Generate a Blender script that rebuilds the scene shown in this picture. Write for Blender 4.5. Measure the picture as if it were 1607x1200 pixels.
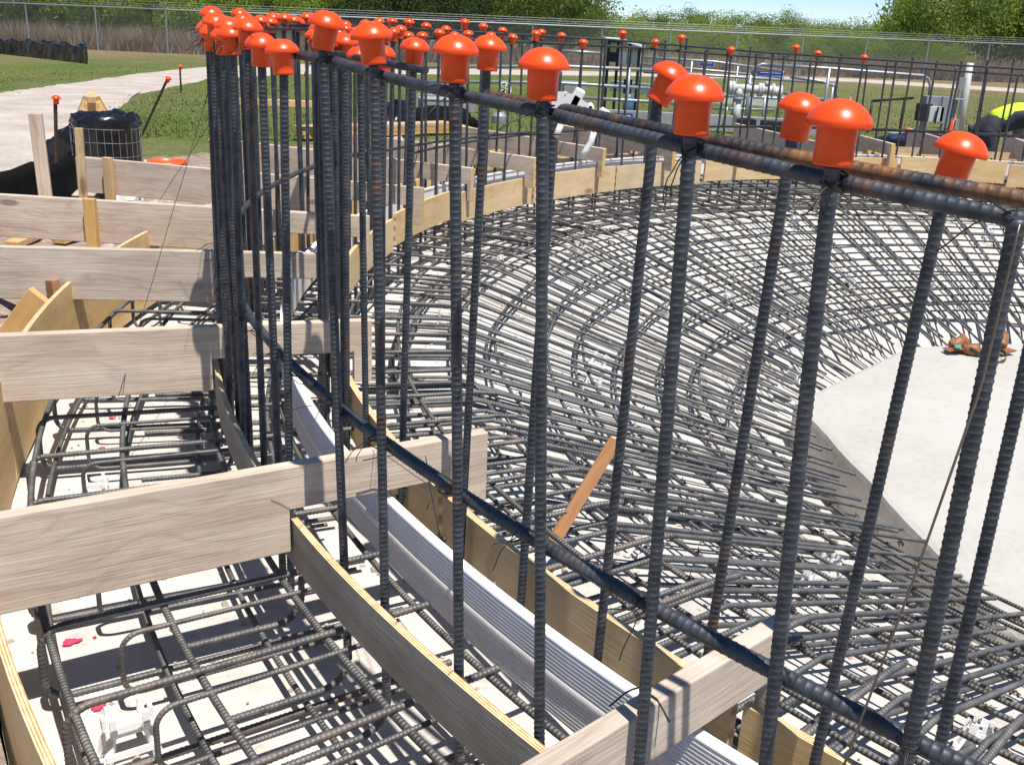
import bpy, bmesh, math, random
import numpy as np
from mathutils import Vector, Matrix

random.seed(7); RNG = np.random.default_rng(11)
for o in list(bpy.data.objects): bpy.data.objects.remove(o)
scene = bpy.context.scene
COL = scene.collection
rad = math.radians

# ------------------------------------------------------------------ camera
F_PX, PITCH, ROLL, CAMZ = 1620.0, 0.33832, 0.04887, 1.60
cam = bpy.data.cameras.new('camera'); camo = bpy.data.objects.new('camera', cam); COL.objects.link(camo)
cam.sensor_fit = 'HORIZONTAL'; cam.sensor_width = 36; cam.lens = 36 * F_PX / 1607
cam.clip_start = 0.05; cam.clip_end = 900
camo.matrix_world = Matrix.Translation((0, 0, CAMZ)) @ Matrix.Rotation(math.pi/2 - PITCH, 4, 'X') @ Matrix.Rotation(ROLL, 4, 'Z')
scene.camera = camo

# ------------------------------------------------------------------ sky and sun
SUN_AZ, SUN_EL = rad(-58), rad(68)          # direction towards the sun, from +x
sd = Vector((math.cos(SUN_AZ)*math.cos(SUN_EL), math.sin(SUN_AZ)*math.cos(SUN_EL), math.sin(SUN_EL)))
world = bpy.data.worlds.new('World'); scene.world = world; world.use_nodes = True
wn = world.node_tree; bg = wn.nodes['Background']
sky = wn.nodes.new('ShaderNodeTexSky'); sky.sky_type = 'NISHITA'; sky.sun_disc = False
sky.sun_elevation = SUN_EL; sky.sun_rotation = math.atan2(sd.x, sd.y); sky.air_density = 0.55; sky.dust_density = 0.0; sky.ozone_density = 4.0
wn.links.new(sky.outputs[0], bg.inputs[0]); bg.inputs[1].default_value = 0.10
sun = bpy.data.lights.new('sun', 'SUN'); suno = bpy.data.objects.new('sun', sun); COL.objects.link(suno)
sun.energy = 4.4; sun.angle = rad(0.53); sun.color = (1.0, 0.955, 0.88)
suno.rotation_euler = sd.to_track_quat('Z', 'Y').to_euler()
vs = scene.view_settings; vs.view_transform = 'Standard'; vs.look = 'None'; vs.exposure = 0.50; vs.gamma = 1.0
vs.use_curve_mapping = False

# ------------------------------------------------------------------ the tank's plan
CX, CY, R = 4.137, 5.125, 5.389            # centre and radius of the outer wall hoop
def pol(r, deg, z=0.0): return Vector((CX + r*math.cos(rad(deg)), CY + r*math.sin(rad(deg)), z))
def rise(y): return 0.013*max(0.0, y - 2.5)
def ground_z(x, y):
    rho = math.hypot(x-CX, y-CY)
    t = min(1.0, max(0.0, (rho-(R+2.5))/34.0)); t2 = min(1, rho/40.0)
    return 0.20 - 0.52*t + 0.007*max(-40, min(40, x))*t2
_cp, _sp, _cr, _sr = math.cos(PITCH), math.sin(PITCH), math.cos(ROLL), math.sin(ROLL)
def ray(px, py):
    u, v = px-803.5, py-600; u2 = u*_cr + v*_sr; v2 = -u*_sr + v*_cr
    return Vector((u2/F_PX, _cp - _sp*v2/F_PX, -(_sp + _cp*v2/F_PX)))
def at_y(px, py, Y):
    d = ray(px, py); t = Y/d.y; return Vector((d.x*t, Y, CAMZ + d.z*t))
def at_z(px, py, Z):
    d = ray(px, py); t = (Z-CAMZ)/d.z; return Vector((d.x*t, d.y*t, Z))
def on_ground(px, py):
    z = 0.1
    for _ in range(30):
        p = at_z(px, py, z); z = 0.5*z + 0.5*ground_z(p.x, p.y)
    p = at_z(px, py, z); p.z = ground_z(p.x, p.y); return p

# ------------------------------------------------------------------ materials
MATS = {}
def nodes_of(name):
    m = bpy.data.materials.new(name); m.use_nodes = True; MATS[name] = m
    nt = m.node_tree; b = nt.nodes['Principled BSDF']
    return m, nt, b
class NT:
    def __init__(s, nt): s.nt = nt
    def n(s, t, **k):
        x = s.nt.nodes.new(t)
        for a, v in k.items(): setattr(x, a, v)
        return x
    def l(s, a, b): s.nt.links.new(a, b)
    def noise(s, vec, scale, detail=4, rough=.55, dist=0):
        x = s.n('ShaderNodeTexNoise'); x.inputs['Scale'].default_value = scale; x.inputs['Detail'].default_value = detail
        x.inputs['Roughness'].default_value = rough; x.inputs['Distortion'].default_value = dist
        if vec is not None: s.l(vec, x.inputs['Vector'])
        return x
    def ramp(s, fac, stops):
        x = s.n('ShaderNodeValToRGB'); e = x.color_ramp.elements
        while len(e) > 1: e.remove(e[-1])
        e[0].position = stops[0][0]; e[0].color = (*stops[0][1], 1)
        for p, c in stops[1:]:
            k = e.new(p); k.color = (*c, 1)
        s.l(fac, x.inputs['Fac']); return x
    def mix(s, fac, a, b, mode='MIX'):
        x = s.n('ShaderNodeMix', data_type='RGBA', blend_type=mode)
        for sock, v in ((x.inputs[0], fac), (x.inputs[6], a), (x.inputs[7], b)):
            if isinstance(v, (int, float)): sock.default_value = v
            elif isinstance(v, tuple): sock.default_value = (*v, 1)
            else: s.l(v, sock)
        return x.outputs[2]
    def math(s, op, a, b=None):
        x = s.n('ShaderNodeMath', operation=op)
        for sock, v in ((x.inputs[0], a), (x.inputs[1], b)):
            if v is None: continue
            if isinstance(v, (int, float)): sock.default_value = v
            else: s.l(v, sock)
        return x.outputs[0]
    def bump(s, h, bsdf, strength=.3, dist=.01):
        x = s.n('ShaderNodeBump'); x.inputs['Strength'].default_value = strength; x.inputs['Distance'].default_value = dist
        s.l(h, x.inputs['Height']); s.l(x.outputs[0], bsdf.inputs['Normal'])
def coords(N, scale=(1,1,1), use='Object', rnd=True):
    tc = N.n('ShaderNodeTexCoord'); mp = N.n('ShaderNodeMapping'); mp.inputs['Scale'].default_value = scale
    N.l(tc.outputs[use], mp.inputs['Vector'])
    if rnd:
        oi = N.n('ShaderNodeObjectInfo'); mu = N.math('MULTIPLY', oi.outputs['Random'], 37.0)
        N.l(mu, mp.inputs['Location'])
    return mp.outputs[0]
def simple(name, col, rough=.6, metal=0., var=.12, scale=6, bump=0, spec=None):
    m, nt, b = nodes_of(name); N = NT(nt); v = coords(N)
    n = N.noise(v, scale, 5)
    d = tuple(c*(1-var) for c in col); e = tuple(min(1, c*(1+var)) for c in col)
    r = N.ramp(n.outputs[0], [(.3, d), (.7, e)]); N.l(r.outputs[0], b.inputs['Base Color'])
    b.inputs['Roughness'].default_value = rough; b.inputs['Metallic'].default_value = metal
    if bump: N.bump(n.outputs[0], b, .4, bump)
    if spec is not None: b.inputs['Specular IOR Level'].default_value = spec
    return m
def steel(name, dark, light, rust=.56, rustcol=(.28,.10,.03), ribs=False, dust=None, rough=.5):
    m, nt, b = nodes_of(name); N = NT(nt); v = coords(N)
    oi = N.n('ShaderNodeObjectInfo')
    n1 = N.noise(v, 26, 6, .65); n2 = N.noise(v, 9, 8, .74)
    base = N.ramp(n1.outputs[0], [(.3, dark), (.75, light)])
    rthr = N.math('ADD', n2.outputs[0], N.math('MULTIPLY', N.math('SUBTRACT', oi.outputs['Random'], .3), .15))
    rf = N.ramp(rthr, [(rust, (0,0,0)), (rust+.14, (1,1,1))])
    rc = N.ramp(n1.outputs[0], [(.35, tuple(c*.35 for c in rustcol)), (.7, rustcol)])
    c = N.mix(N.math('MULTIPLY', rf.outputs[0], .75), base.outputs[0], rc.outputs[0])
    if dust:
        g = N.n('ShaderNodeNewGeometry'); sx = N.n('ShaderNodeSeparateXYZ'); N.l(g.outputs['Normal'], sx.inputs[0])
        n3 = N.noise(v, 9, 4, .7)
        up = N.math('MULTIPLY', N.math('MAXIMUM', sx.outputs[2], 0.0), N.ramp(n3.outputs[0], [(.35,(.15,)*3),(.7,(1,1,1))]).outputs[0])
        c = N.mix(N.math('MULTIPLY', up, .7), c, dust)
    N.l(c, b.inputs['Base Color'])
    N.l(N.math('SUBTRACT', .45, N.math('MULTIPLY', rf.outputs[0], .4)), b.inputs['Metallic'])
    b.inputs['Roughness'].default_value = rough
    if ribs:
        uv = N.n('ShaderNodeUVMap'); sp = N.n('ShaderNodeSeparateXYZ'); N.l(uv.outputs[0], sp.inputs[0])
        w = N.math('SINE', N.math('MULTIPLY', sp.outputs[0], 2*math.pi/.0115))
        N.bump(w, b, .9, .0016)
    else:
        N.bump(n1.outputs[0], b, .25, .0012)
    return m
def wood(name, cols, rough=.75, gs=1.0, knots=True, fine=.34, weather=.30, lines=.22):
    """grain along the object's local x"""
    m, nt, b = nodes_of(name); N = NT(nt); v = coords(N, (1,1,1))
    def mapped(sc):
        k = N.n('ShaderNodeMapping'); k.inputs['Scale'].default_value = sc; N.l(v, k.inputs['Vector']); return k.outputs[0]
    warp = N.noise(v, 1.7, 2, .5)
    vm = N.n('ShaderNodeVectorMath', operation='MULTIPLY_ADD'); N.l(warp.outputs['Color'], vm.inputs[0]); vm.inputs[1].default_value = (.5,.9,.9); N.l(mapped((.55*gs, 15*gs, 15*gs)), vm.inputs[2])
    g1 = N.noise(vm.outputs[0], 1.0, 7, .62, .4)
    fn = N.noise(mapped((5, 190, 190)), 1.0, 4, .65)
    bl = N.noise(v, 3.2, 5, .65)
    # thin dark growth-ring lines
    vm2 = N.n('ShaderNodeVectorMath', operation='MULTIPLY_ADD'); N.l(warp.outputs['Color'], vm2.inputs[0]); vm2.inputs[1].default_value = (.6,1.0,1.0); N.l(mapped((.25*gs, 4.2*gs, 4.2*gs)), vm2.inputs[2])
    g2 = N.noise(vm2.outputs[0], 1.0, 2, .5)
    tri = N.math('PINGPONG', N.math('MULTIPLY', g2.outputs[0], 14.0), .5)
    ln = N.ramp(tri, [(.0,(1,1,1)), (.16,(0,0,0))]).outputs[0]
    f = N.math('ADD', N.math('MULTIPLY', g1.outputs[0], 1-fine-weather), N.math('ADD', N.math('MULTIPLY', fn.outputs[0], fine), N.math('MULTIPLY', bl.outputs[0], weather)))
    r = N.ramp(f, [(.32, cols[0]), (.5, cols[1]), (.66, cols[2])])
    c = N.mix(N.math('MULTIPLY', ln, lines), r.outputs[0], tuple(q*.55 for q in cols[0]))
    if knots:
        vo = N.n('ShaderNodeTexVoronoi'); vo.inputs['Scale'].default_value = .8; N.l(mapped((1.5, 4.6, 4.6)), vo.inputs['Vector'])
        kf = N.ramp(vo.outputs['Distance'], [(.05, (1,1,1)), (.085, (0,0,0))])
        c = N.mix(N.math('MULTIPLY', kf.outputs[0], .7), c, tuple(q*.4 for q in cols[0]))
    oi = N.n('ShaderNodeObjectInfo'); st = N.noise(v, 1.1, 6, .7); hs = N.n('ShaderNodeHueSaturation')
    N.l(N.math('ADD', .66, N.math('ADD', N.math('MULTIPLY', oi.outputs['Random'], .22), N.math('MULTIPLY', st.outputs[0], .50))), hs.inputs['Value'])
    N.l(N.math('ADD', .82, N.math('MULTIPLY', oi.outputs['Random'], .3)), hs.inputs['Saturation']); N.l(c, hs.inputs['Color']); c = hs.outputs[0]
    N.l(c, b.inputs['Base Color']); b.inputs['Roughness'].default_value = rough; b.inputs['Specular IOR Level'].default_value = .25
    N.bump(N.math('ADD', fn.outputs[0], N.math('MULTIPLY', g1.outputs[0], .8)), b, .5, .003)
    return m
def ply_edge(name, a, bcol, n=7):
    m, nt, b = nodes_of(name); N = NT(nt)
    uv = N.n('ShaderNodeUVMap'); sp = N.n('ShaderNodeSeparateXYZ'); N.l(uv.outputs[0], sp.inputs[0])
    w = N.math('SINE', N.math('MULTIPLY', sp.outputs[1], 2*math.pi/.006))
    v = coords(N); nn = N.noise(v, 40, 4)
    f = N.math('ADD', N.math('MULTIPLY', w, .3), nn.outputs[0])
    r = N.ramp(f, [(.2, a), (.7, bcol)]); N.l(r.outputs[0], b.inputs['Base Color']); b.inputs['Roughness'].default_value = .8
    return m
STEEL   = steel('wall_rebar_steel', (.030,.036,.047), (.115,.13,.155), rust=.60, rustcol=(.22,.085,.03))
STEEL_R = steel('rusty_hoop_steel', (.025,.027,.032), (.09,.095,.105), rust=.50, rustcol=(.44,.19,.05))
STEEL_F = steel('floor_rebar_steel', (.052,.054,.058), (.155,.157,.162), rust=.62, rustcol=(.17,.10,.065), dust=(.26,.262,.265), rough=.6)
STEEL_FU= steel('ribbed_ring_steel', (.042,.042,.044), (.125,.123,.122), rust=.58, rustcol=(.15,.095,.065), ribs=True, dust=(.28,.275,.27), rough=.62)
STEEL_B = steel('ribbed_far_hoop_steel', (.022,.025,.032), (.08,.085,.10), rust=.62, ribs=True)
STEEL_FT= steel('footing_rebar_steel', (.05,.05,.055), (.17,.17,.175), rust=.55, rustcol=(.22,.11,.055), dust=(.27,.255,.24), rough=.55)
WIRE    = simple('tie_wire_steel', (.05,.042,.036), .5, .6)
WIRE_L  = simple('bright_tie_wire', (.20,.16,.13), .4, .7)
CAP     = simple('orange_cap_plastic', (.88,.078,.008), .33, 0, .13, 11)
WOOD_G  = wood('weathered_lumber', [(.32,.235,.18), (.55,.445,.355), (.70,.61,.515)], gs=1.0, lines=.22)
WOOD_Y  = wood('new_yellow_lumber', [(.42,.22,.075), (.60,.38,.16), (.72,.52,.27)], gs=1.2)
WOOD_D  = wood('lath_orange_wood', [(.26,.10,.03), (.40,.18,.06), (.48,.25,.10)], gs=1.3, knots=False)
PLY_IN  = wood('plywood_face', [(.50,.31,.13), (.66,.465,.235), (.77,.60,.36)], gs=.5, fine=.25, weather=.3, lines=.14)
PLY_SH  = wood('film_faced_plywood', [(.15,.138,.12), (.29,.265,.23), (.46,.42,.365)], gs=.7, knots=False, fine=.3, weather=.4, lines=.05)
PLY_EDGE= ply_edge('plywood_edge', (.42,.25,.09), (.80,.63,.38))
PVC     = simple('white_waterstop_vinyl', (.86,.84,.84), .6, 0, .06, 9)
WPLAST  = simple('white_chair_plastic', (.84,.84,.84), .3, 0, .03, 20)
BLACKPL = simple('black_plastic_sheet', (.010,.010,.012), .22, 0, .3, 12, .01)
BLACKFB = simple('black_geotextile', (.008,.008,.009), .9, 0, .3, 40, .004, .1)
GALV    = simple('galvanised_steel', (.36,.38,.41), .45, .6, .15, 20)
GREYP   = simple('grey_painted_steel', (.27,.29,.32), .5, .1, .1, 12)
WHITEP  = simple('chalky_white_paint', (.54,.55,.54), .55, 0, .12, 15)
BLUE    = simple('blue_sign_enamel', (.012,.05,.42), .35, 0, .06, 10)
BLUE2   = simple('blue_motor_paint', (.05,.17,.38), .4, .1, .1, 10)
WHITE   = simple('sign_white', (.8,.8,.8), .5)
DARK    = simple('dark_equipment', (.02,.02,.022), .55, .2, .2, 10)
ORANGE  = simple('orange_bucket_plastic', (.78,.12,.03), .4, 0, .06, 8)
RED     = simple('pink_marking_paint', (.72,.05,.14), .7, 0, .25, 60)
INK     = simple('black_stencil_ink', (.02,.02,.02), .8)
LEATHER = simple('brown_leather', (.28,.115,.05), .55, 0, .35, 14, .004)
CANVAS  = simple('olive_webbing', (.075,.095,.035), .8, 0, .2, 60)
TEAL    = simple('teal_tag', (.05,.35,.25), .5)
RUSTPOST= simple('brown_post_steel', (.075,.045,.032), .7, .3, .3, 25)
HIVIS   = simple('high_visibility_yellow', (.62,.85,.03), .7, 0, .06, 20)
TROUSER = simple('dark_work_trousers', (.032,.036,.048), .85, 0, .3, 14, .01)
SHIRT   = simple('grey_work_shirt', (.17,.19,.23), .85, 0, .25, 16, .008)
SKIN    = simple('skin', (.36,.20,.13), .5, 0, .08, 10)
GLOVE   = simple('grey_glove', (.42,.42,.42), .8)
HELMET  = simple('white_helmet', (.8,.8,.78), .3)
BOOT    = simple('brown_boots', (.08,.05,.03), .7)
REFLECT = simple('silver_reflective_tape', (.6,.6,.62), .3, .2)
ROCK    = simple('limestone_rubble', (.44,.37,.32), .9, 0, .35, 6, .03)

def concrete(name, a, bb, c3, spots=.0, bump=.006, scale=1.0):
    m, nt, b = nodes_of(name); N = NT(nt); v = coords(N, rnd=False)
    n1 = N.noise(v, 1.4*scale, 6, .65); n2 = N.noise(v, 22*scale, 5, .7); n3 = N.noise(v, 90*scale, 3, .6)
    f = N.math('ADD', N.math('MULTIPLY', n1.outputs[0], .6), N.math('MULTIPLY', n2.outputs[0], .4))
    c = N.ramp(f, [(.32, a), (.5, bb), (.66, c3)]).outputs[0]
    if spots:
        n4 = N.noise(v, 7, 4, .7)
        sf = N.ramp(n4.outputs[0], [(.60, (0,0,0)), (.70, (1,1,1))])
        c = N.mix(N.math('MULTIPLY', sf.outputs[0], spots), c, (.30,.22,.16))
    N.l(c, b.inputs['Base Color']); b.inputs['Roughness'].default_value = .92; b.inputs['Specular IOR Level'].default_value = .2
    N.bump(N.math('ADD', n2.outputs[0], N.math('MULTIPLY', n3.outputs[0], .5)), b, .5, bump)
    return m
SLAB = concrete('mud_slab_concrete', (.43,.395,.355), (.59,.56,.52), (.67,.65,.615), .5)
PADC = concrete('pad_concrete', (.42,.40,.36), (.48,.465,.43), (.52,.51,.48), .2, .004)
PADS = concrete('rough_concrete_edge', (.38,.345,.305), (.51,.475,.43), (.60,.565,.52), .25, .012)
ROADM= concrete('white_caliche', (.36,.285,.245), (.49,.425,.375), (.62,.575,.53), .4, .05, .9)
GREYC= concrete('grey_concrete', (.25,.25,.26), (.33,.33,.34), (.42,.42,.42), 0)

def ground_mat():
    m, nt, b = nodes_of('site_ground'); N = NT(nt); v = coords(N, rnd=False)
    at = N.n('ShaderNodeAttribute', attribute_name='zone'); sp = N.n('ShaderNodeSeparateColor'); N.l(at.outputs['Color'], sp.inputs[0])
    n1 = N.noise(v, .35, 6, .65); n2 = N.noise(v, 5, 5, .7); n3 = N.noise(v, 28, 4, .7)
    g = N.ramp(N.math('ADD', N.math('MULTIPLY', n2.outputs[0], .55), N.math('MULTIPLY', n3.outputs[0], .45)),
               [(.33, (.055,.090,.018)), (.5, (.105,.155,.034)), (.68, (.19,.215,.07))]).outputs[0]
    dry = N.ramp(n3.outputs[0], [(.3, (.13,.095,.05)), (.7, (.32,.25,.15))]).outputs[0]
    mixf = N.math('ADD', N.math('MULTIPLY', N.ramp(n1.outputs[0], [(.40,(0,0,0)),(.66,(1,1,1))]).outputs[0], .6), sp.outputs[1])
    g = N.mix(N.math('MINIMUM', mixf, 1.0), g, dry)
    d = N.ramp(N.math('ADD', N.math('MULTIPLY', n2.outputs[0], .5), N.math('MULTIPLY', n3.outputs[0], .5)),
               [(.3, (.20,.135,.10)), (.52, (.37,.29,.235)), (.7, (.53,.46,.40))]).outputs[0]
    ef = N.ramp(N.math('ADD', sp.outputs[0], N.math('MULTIPLY', N.math('SUBTRACT', n2.outputs[0], .5), .8)), [(.42,(0,0,0)),(.58,(1,1,1))]).outputs[0]
    N.l(N.mix(ef, g, d), b.inputs['Base Color']); b.inputs['Roughness'].default_value = .95; b.inputs['Specular IOR Level'].default_value = .1
    N.bump(N.math('ADD', n2.outputs[0], n3.outputs[0]), b, .7, .05)
    return m
GROUND = ground_mat()
def leafmat(name, a, bb, c3):
    m, nt, b = nodes_of(name); N = NT(nt); v = coords(N)
    n1 = N.noise(v, .9, 4, .6); oi = N.n('ShaderNodeObjectInfo')
    f = N.math('ADD', n1.outputs[0], N.math('MULTIPLY', N.math('SUBTRACT', oi.outputs['Random'], .5), .25))
    c = N.ramp(f, [(.3, a), (.5, bb), (.7, c3)]).outputs[0]
    N.l(c, b.inputs['Base Color']); b.inputs['Roughness'].default_value = .6; b.inputs['Specular IOR Level'].default_value = .2
    tr = N.n('ShaderNodeBsdfTranslucent'); N.l(c, tr.inputs[0]); mx = N.n('ShaderNodeMixShader'); mx.inputs[0].default_value = .45
    out = nt.nodes['Material Output']; N.l(b.outputs[0], mx.inputs[1]); N.l(tr.outputs[0], mx.inputs[2]); N.l(mx.outputs[0], out.inputs[0])
    return m
LEAF_L = leafmat('light_green_leaves', (.15,.22,.025), (.25,.34,.05), (.34,.42,.09))
LEAF_M = leafmat('mid_green_leaves', (.09,.145,.03), (.17,.24,.05), (.25,.32,.08))
LEAF_D = leafmat('dark_oak_leaves', (.030,.052,.015), (.06,.095,.027), (.105,.145,.045))
BARK = simple('grey_bark', (.10,.08,.06), .9, 0, .3, 12, .02)
DRYG = leafmat('dry_grass', (.27,.19,.135), (.42,.32,.24), (.52,.43,.34))
GRASSB = leafmat('green_grass_blades', (.11,.145,.032), (.19,.22,.058), (.31,.29,.13))

# ------------------------------------------------------------------ mesh helpers
class MB:
    def __init__(s): s.v = []; s.f = []; s.m = []; s.uv = {}
    def add(s, vs, fs, mi=0):
        o = len(s.v); s.v += [tuple(p) for p in vs]; s.f += [tuple(i+o for i in f) for f in fs]; s.m += [mi]*len(fs); return s
    def box(s, c, size, rot=None, mi=0, taper=1.0):
        x, y, z = (q/2 for q in size); pts = []
        for dz in (-1, 1):
            t = taper if dz > 0 else 1
            for dx, dy in ((-1,-1),(1,-1),(1,1),(-1,1)): pts.append(Vector((dx*x*t, dy*y*t, dz*z)))
        if rot is not None: pts = [rot @ p for p in pts]
        pts = [p + Vector(c) for p in pts]
        return s.add(pts, [(0,3,2,1),(4,5,6,7),(0,1,5,4),(1,2,6,5),(2,3,7,6),(3,0,4,7)], mi)
    def bar(s, a, b, w, h, up=(0,0,1), mi=0):
        a, b = Vector(a), Vector(b); d = (b-a); L = d.length; d.normalize(); u = Vector(up)
        y = u.cross(d)
        if y.length < 1e-4: y = Vector((1,0,0)).cross(d)
        y.normalize(); z = d.cross(y); M = Matrix((d, y, z)).transposed()
        return s.box((a+b)/2, (L, w, h), M, mi)
    def tube(s, path, r, n=8, cap=True, mi=0):
        path = [Vector(p) for p in path]; k = len(path); rs = r if hasattr(r, '__len__') else [r]*k
        rings = []; prev = None
        for i, p in enumerate(path):
            t = (path[min(i+1,k-1)] - path[max(i-1,0)]).normalized()
            if prev is None:
                a = Vector((0,0,1)) if abs(t.z) < .9 else Vector((1,0,0)); u = t.cross(a).normalized()
            else: u = (prev - t*prev.dot(t)).normalized()
            prev = u; w = t.cross(u)
            rings.append([p + (u*math.cos(2*math.pi*j/n) + w*math.sin(2*math.pi*j/n))*rs[i] for j in range(n)])
        fs = [(i*n+j, i*n+(j+1)%n, (i+1)*n+(j+1)%n, (i+1)*n+j) for i in range(k-1) for j in range(n)]
        if cap: fs += [tuple(reversed(range(n))), tuple((k-1)*n+j for j in range(n))]
        return s.add([q for rg in rings for q in rg], fs, mi)
    def lathe(s, prof, n=20, c=(0,0,0), mi=0, M=None):
        pts = []
        for r, z in prof:
            for j in range(n):
                p = Vector((r*math.cos(2*math.pi*j/n), r*math.sin(2*math.pi*j/n), z))
                pts.append((M @ p if M else p) + Vector(c))
        k = len(prof); fs = [(i*n+j, i*n+(j+1)%n, (i+1)*n+(j+1)%n, (i+1)*n+j) for i in range(k-1) for j in range(n)]
        return s.add(pts, fs, mi)
    def prism(s, poly, z0, z1, mi=0):
        n = len(poly); pts = [(x,y,z0) for x,y in poly] + [(x,y,z1) for x,y in poly]
        fs = [tuple(reversed(range(n))), tuple(range(n,2*n))] + [(i,(i+1)%n,n+(i+1)%n,n+i) for i in range(n)]
        return s.add(pts, fs, mi)
    def mesh(s, name, mats, smooth=False):
        me = bpy.data.meshes.new(name); me.from_pydata(s.v, [], s.f)
        for m in (mats if isinstance(mats, (list, tuple)) else [mats]): me.materials.append(m)
        if any(s.m): me.polygons.foreach_set('material_index', s.m)
        if smooth: me.polygons.foreach_set('use_smooth', [True]*len(s.f))
        me.update(); return me
    def build(s, name, mats, parent=None, smooth=False, loc=None):
        return link(name, s.mesh(name, mats, smooth), parent, loc)
def link(name, data, parent=None, loc=None):
    o = bpy.data.objects.new(name, data); COL.objects.link(o)
    if parent: o.parent = parent
    if loc is not None: o.location = loc
    return o
def tag(o, label, cat, group=None):
    o['label'] = label; o['category'] = cat
    if group: o['group'] = group
    return o
def struct(o, kind='structure'): o['kind'] = kind; return o
def thing(name, label, cat, loc=(0,0,0), rz=0, group=None):
    o = link(name, None, None, loc); o.rotation_euler = (0,0,rz); o.empty_display_size = .1
    return tag(o, label, cat, group)
def bevel(o, w=.003, seg=2):
    m = o.modifiers.new('bevel', 'BEVEL'); m.width = w; m.segments = seg; m.limit_method = 'ANGLE'; return o
ORD = ['first','second','third','fourth','fifth','sixth','seventh','eighth','ninth','tenth','eleventh','twelfth','thirteenth','fourteenth',
       'fifteenth','sixteenth','seventeenth','eighteenth','nineteenth','twentieth']
for tens, tn in (('twenty','thirtieth'),('thirty','fortieth'),('forty','fiftieth'),('fifty','sixtieth')): ORD += [f'{tens}-{w}' for w in ORD[:9]] + [tn]
_seq = {}
def nth(key):
    _seq[key] = _seq.get(key, -1) + 1; return ORD[_seq[key]]

def np_tube(path, rr, n, mats, name, smooth=True, uv=True, caps=True):
    """path (k,3) array; rr (k,) or (k,n) radii; UV = (length, angle)"""
    P = np.asarray(path, float); k = len(P)
    T = np.gradient(P, axis=0); T /= np.linalg.norm(T, axis=1)[:,None]
    U = np.zeros_like(P); a = np.array([0,0,1.]) if abs(T[0,2]) < .9 else np.array([1.,0,0])
    u = np.cross(T[0], a); u /= np.linalg.norm(u)
    for i in range(k):
        u = u - T[i]*np.dot(u, T[i]); u /= np.linalg.norm(u); U[i] = u
    W = np.cross(T, U); ang = 2*np.pi*np.arange(n)/n
    rr = np.asarray(rr, float); rr = rr[:,None]*np.ones((1,n)) if rr.ndim == 1 else rr
    V = P[:,None,:] + (U[:,None,:]*np.cos(ang)[None,:,None] + W[:,None,:]*np.sin(ang)[None,:,None])*rr[:,:,None]
    V = V.reshape(-1,3)
    i, j = np.meshgrid(np.arange(k-1), np.arange(n), indexing='ij'); j2 = (j+1) % n
    Fq = np.stack([i*n+j, i*n+j2, (i+1)*n+j2, (i+1)*n+j], -1).reshape(-1,4)
    nf = len(Fq); me = bpy.data.meshes.new(name)
    fc = [list(range(n))[::-1], [(k-1)*n+q for q in range(n)]] if caps else []
    nl = nf*4 + sum(len(q) for q in fc)
    me.vertices.add(len(V)); me.vertices.foreach_set('co', V.ravel())
    me.loops.add(nl); me.polygons.add(nf+len(fc))
    li = np.concatenate([Fq.ravel()] + [np.array(q) for q in fc]).astype(np.int32)
    me.loops.foreach_set('vertex_index', li)
    st = list(range(0, nf*4, 4)); s = nf*4
    for q in fc: st.append(s); s += len(q)
    me.polygons.foreach_set('loop_start', np.array(st, np.int32))
    if uv:
        L = np.concatenate([[0], np.cumsum(np.linalg.norm(np.diff(P, axis=0), axis=1))])
        ul = me.uv_layers.new(name='UVMap'); data = np.zeros((nl,2)); data[:,0] = L[np.minimum(li//n, k-1)]; data[:,1] = (li % n)/n
        ul.data.foreach_set('uv', data.ravel())
    for m in (mats if isinstance(mats, (list,tuple)) else [mats]): me.materials.append(m)
    sm = [smooth]*nf + [False]*len(fc); me.polygons.foreach_set('use_smooth', sm)
    me.update(calc_edges=True); me.validate(); return me
def resample(path, step):
    P = np.asarray(path, float); L = np.concatenate([[0], np.cumsum(np.linalg.norm(np.diff(P, axis=0), axis=1))])
    m = max(2, int(L[-1]/step)+1); q = np.linspace(0, L[-1], m)
    return np.stack([np.interp(q, L, P[:,c]) for c in range(3)], -1)
def ribbed(path, r, spacing, n, mat, name, slant=0.0, amp=.085, seam=True):
    P0 = np.asarray(path, float); L = np.concatenate([[0], np.cumsum(np.linalg.norm(np.diff(P0, axis=0), axis=1))]); m = max(2, int(L[-1]/spacing))
    fr = np.array([.04,.56,.66,.84,.94]) if n > 8 else np.array([.02,.58,.70,.90]); am = np.array([0,0,1,1,0.]) if n > 8 else np.array([0,0,1,1.])
    q = ((np.arange(m)[:,None] + fr[None,:])*spacing).ravel(); A = np.tile(am, m); q = np.concatenate([[0], q, [L[-1]]]); A = np.concatenate([[0], A, [0]])
    P = np.stack([np.interp(q, L, P0[:,c]) for c in range(3)], -1); k = len(P); j = np.arange(n)[None,:]; half = n//2
    prof = 1 + amp*A[:,None]*np.ones((1,n))
    if seam: prof = np.where((j % half) == 0, 1+amp*.8, prof)
    me = np_tube(P, r*prof, n, mat, name, uv=False)
    if slant:
        co = np.zeros(len(me.vertices)*3); me.vertices.foreach_get('co', co); co = co.reshape(-1,3)
        jj = (np.arange(len(co)) % n); w = (jj % half)/half; co[:k*n,2] += (slant*spacing*2.2*(w-.5))[:k*n]; me.vertices.foreach_set('co', co.ravel()); me.update()
    return me

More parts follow.
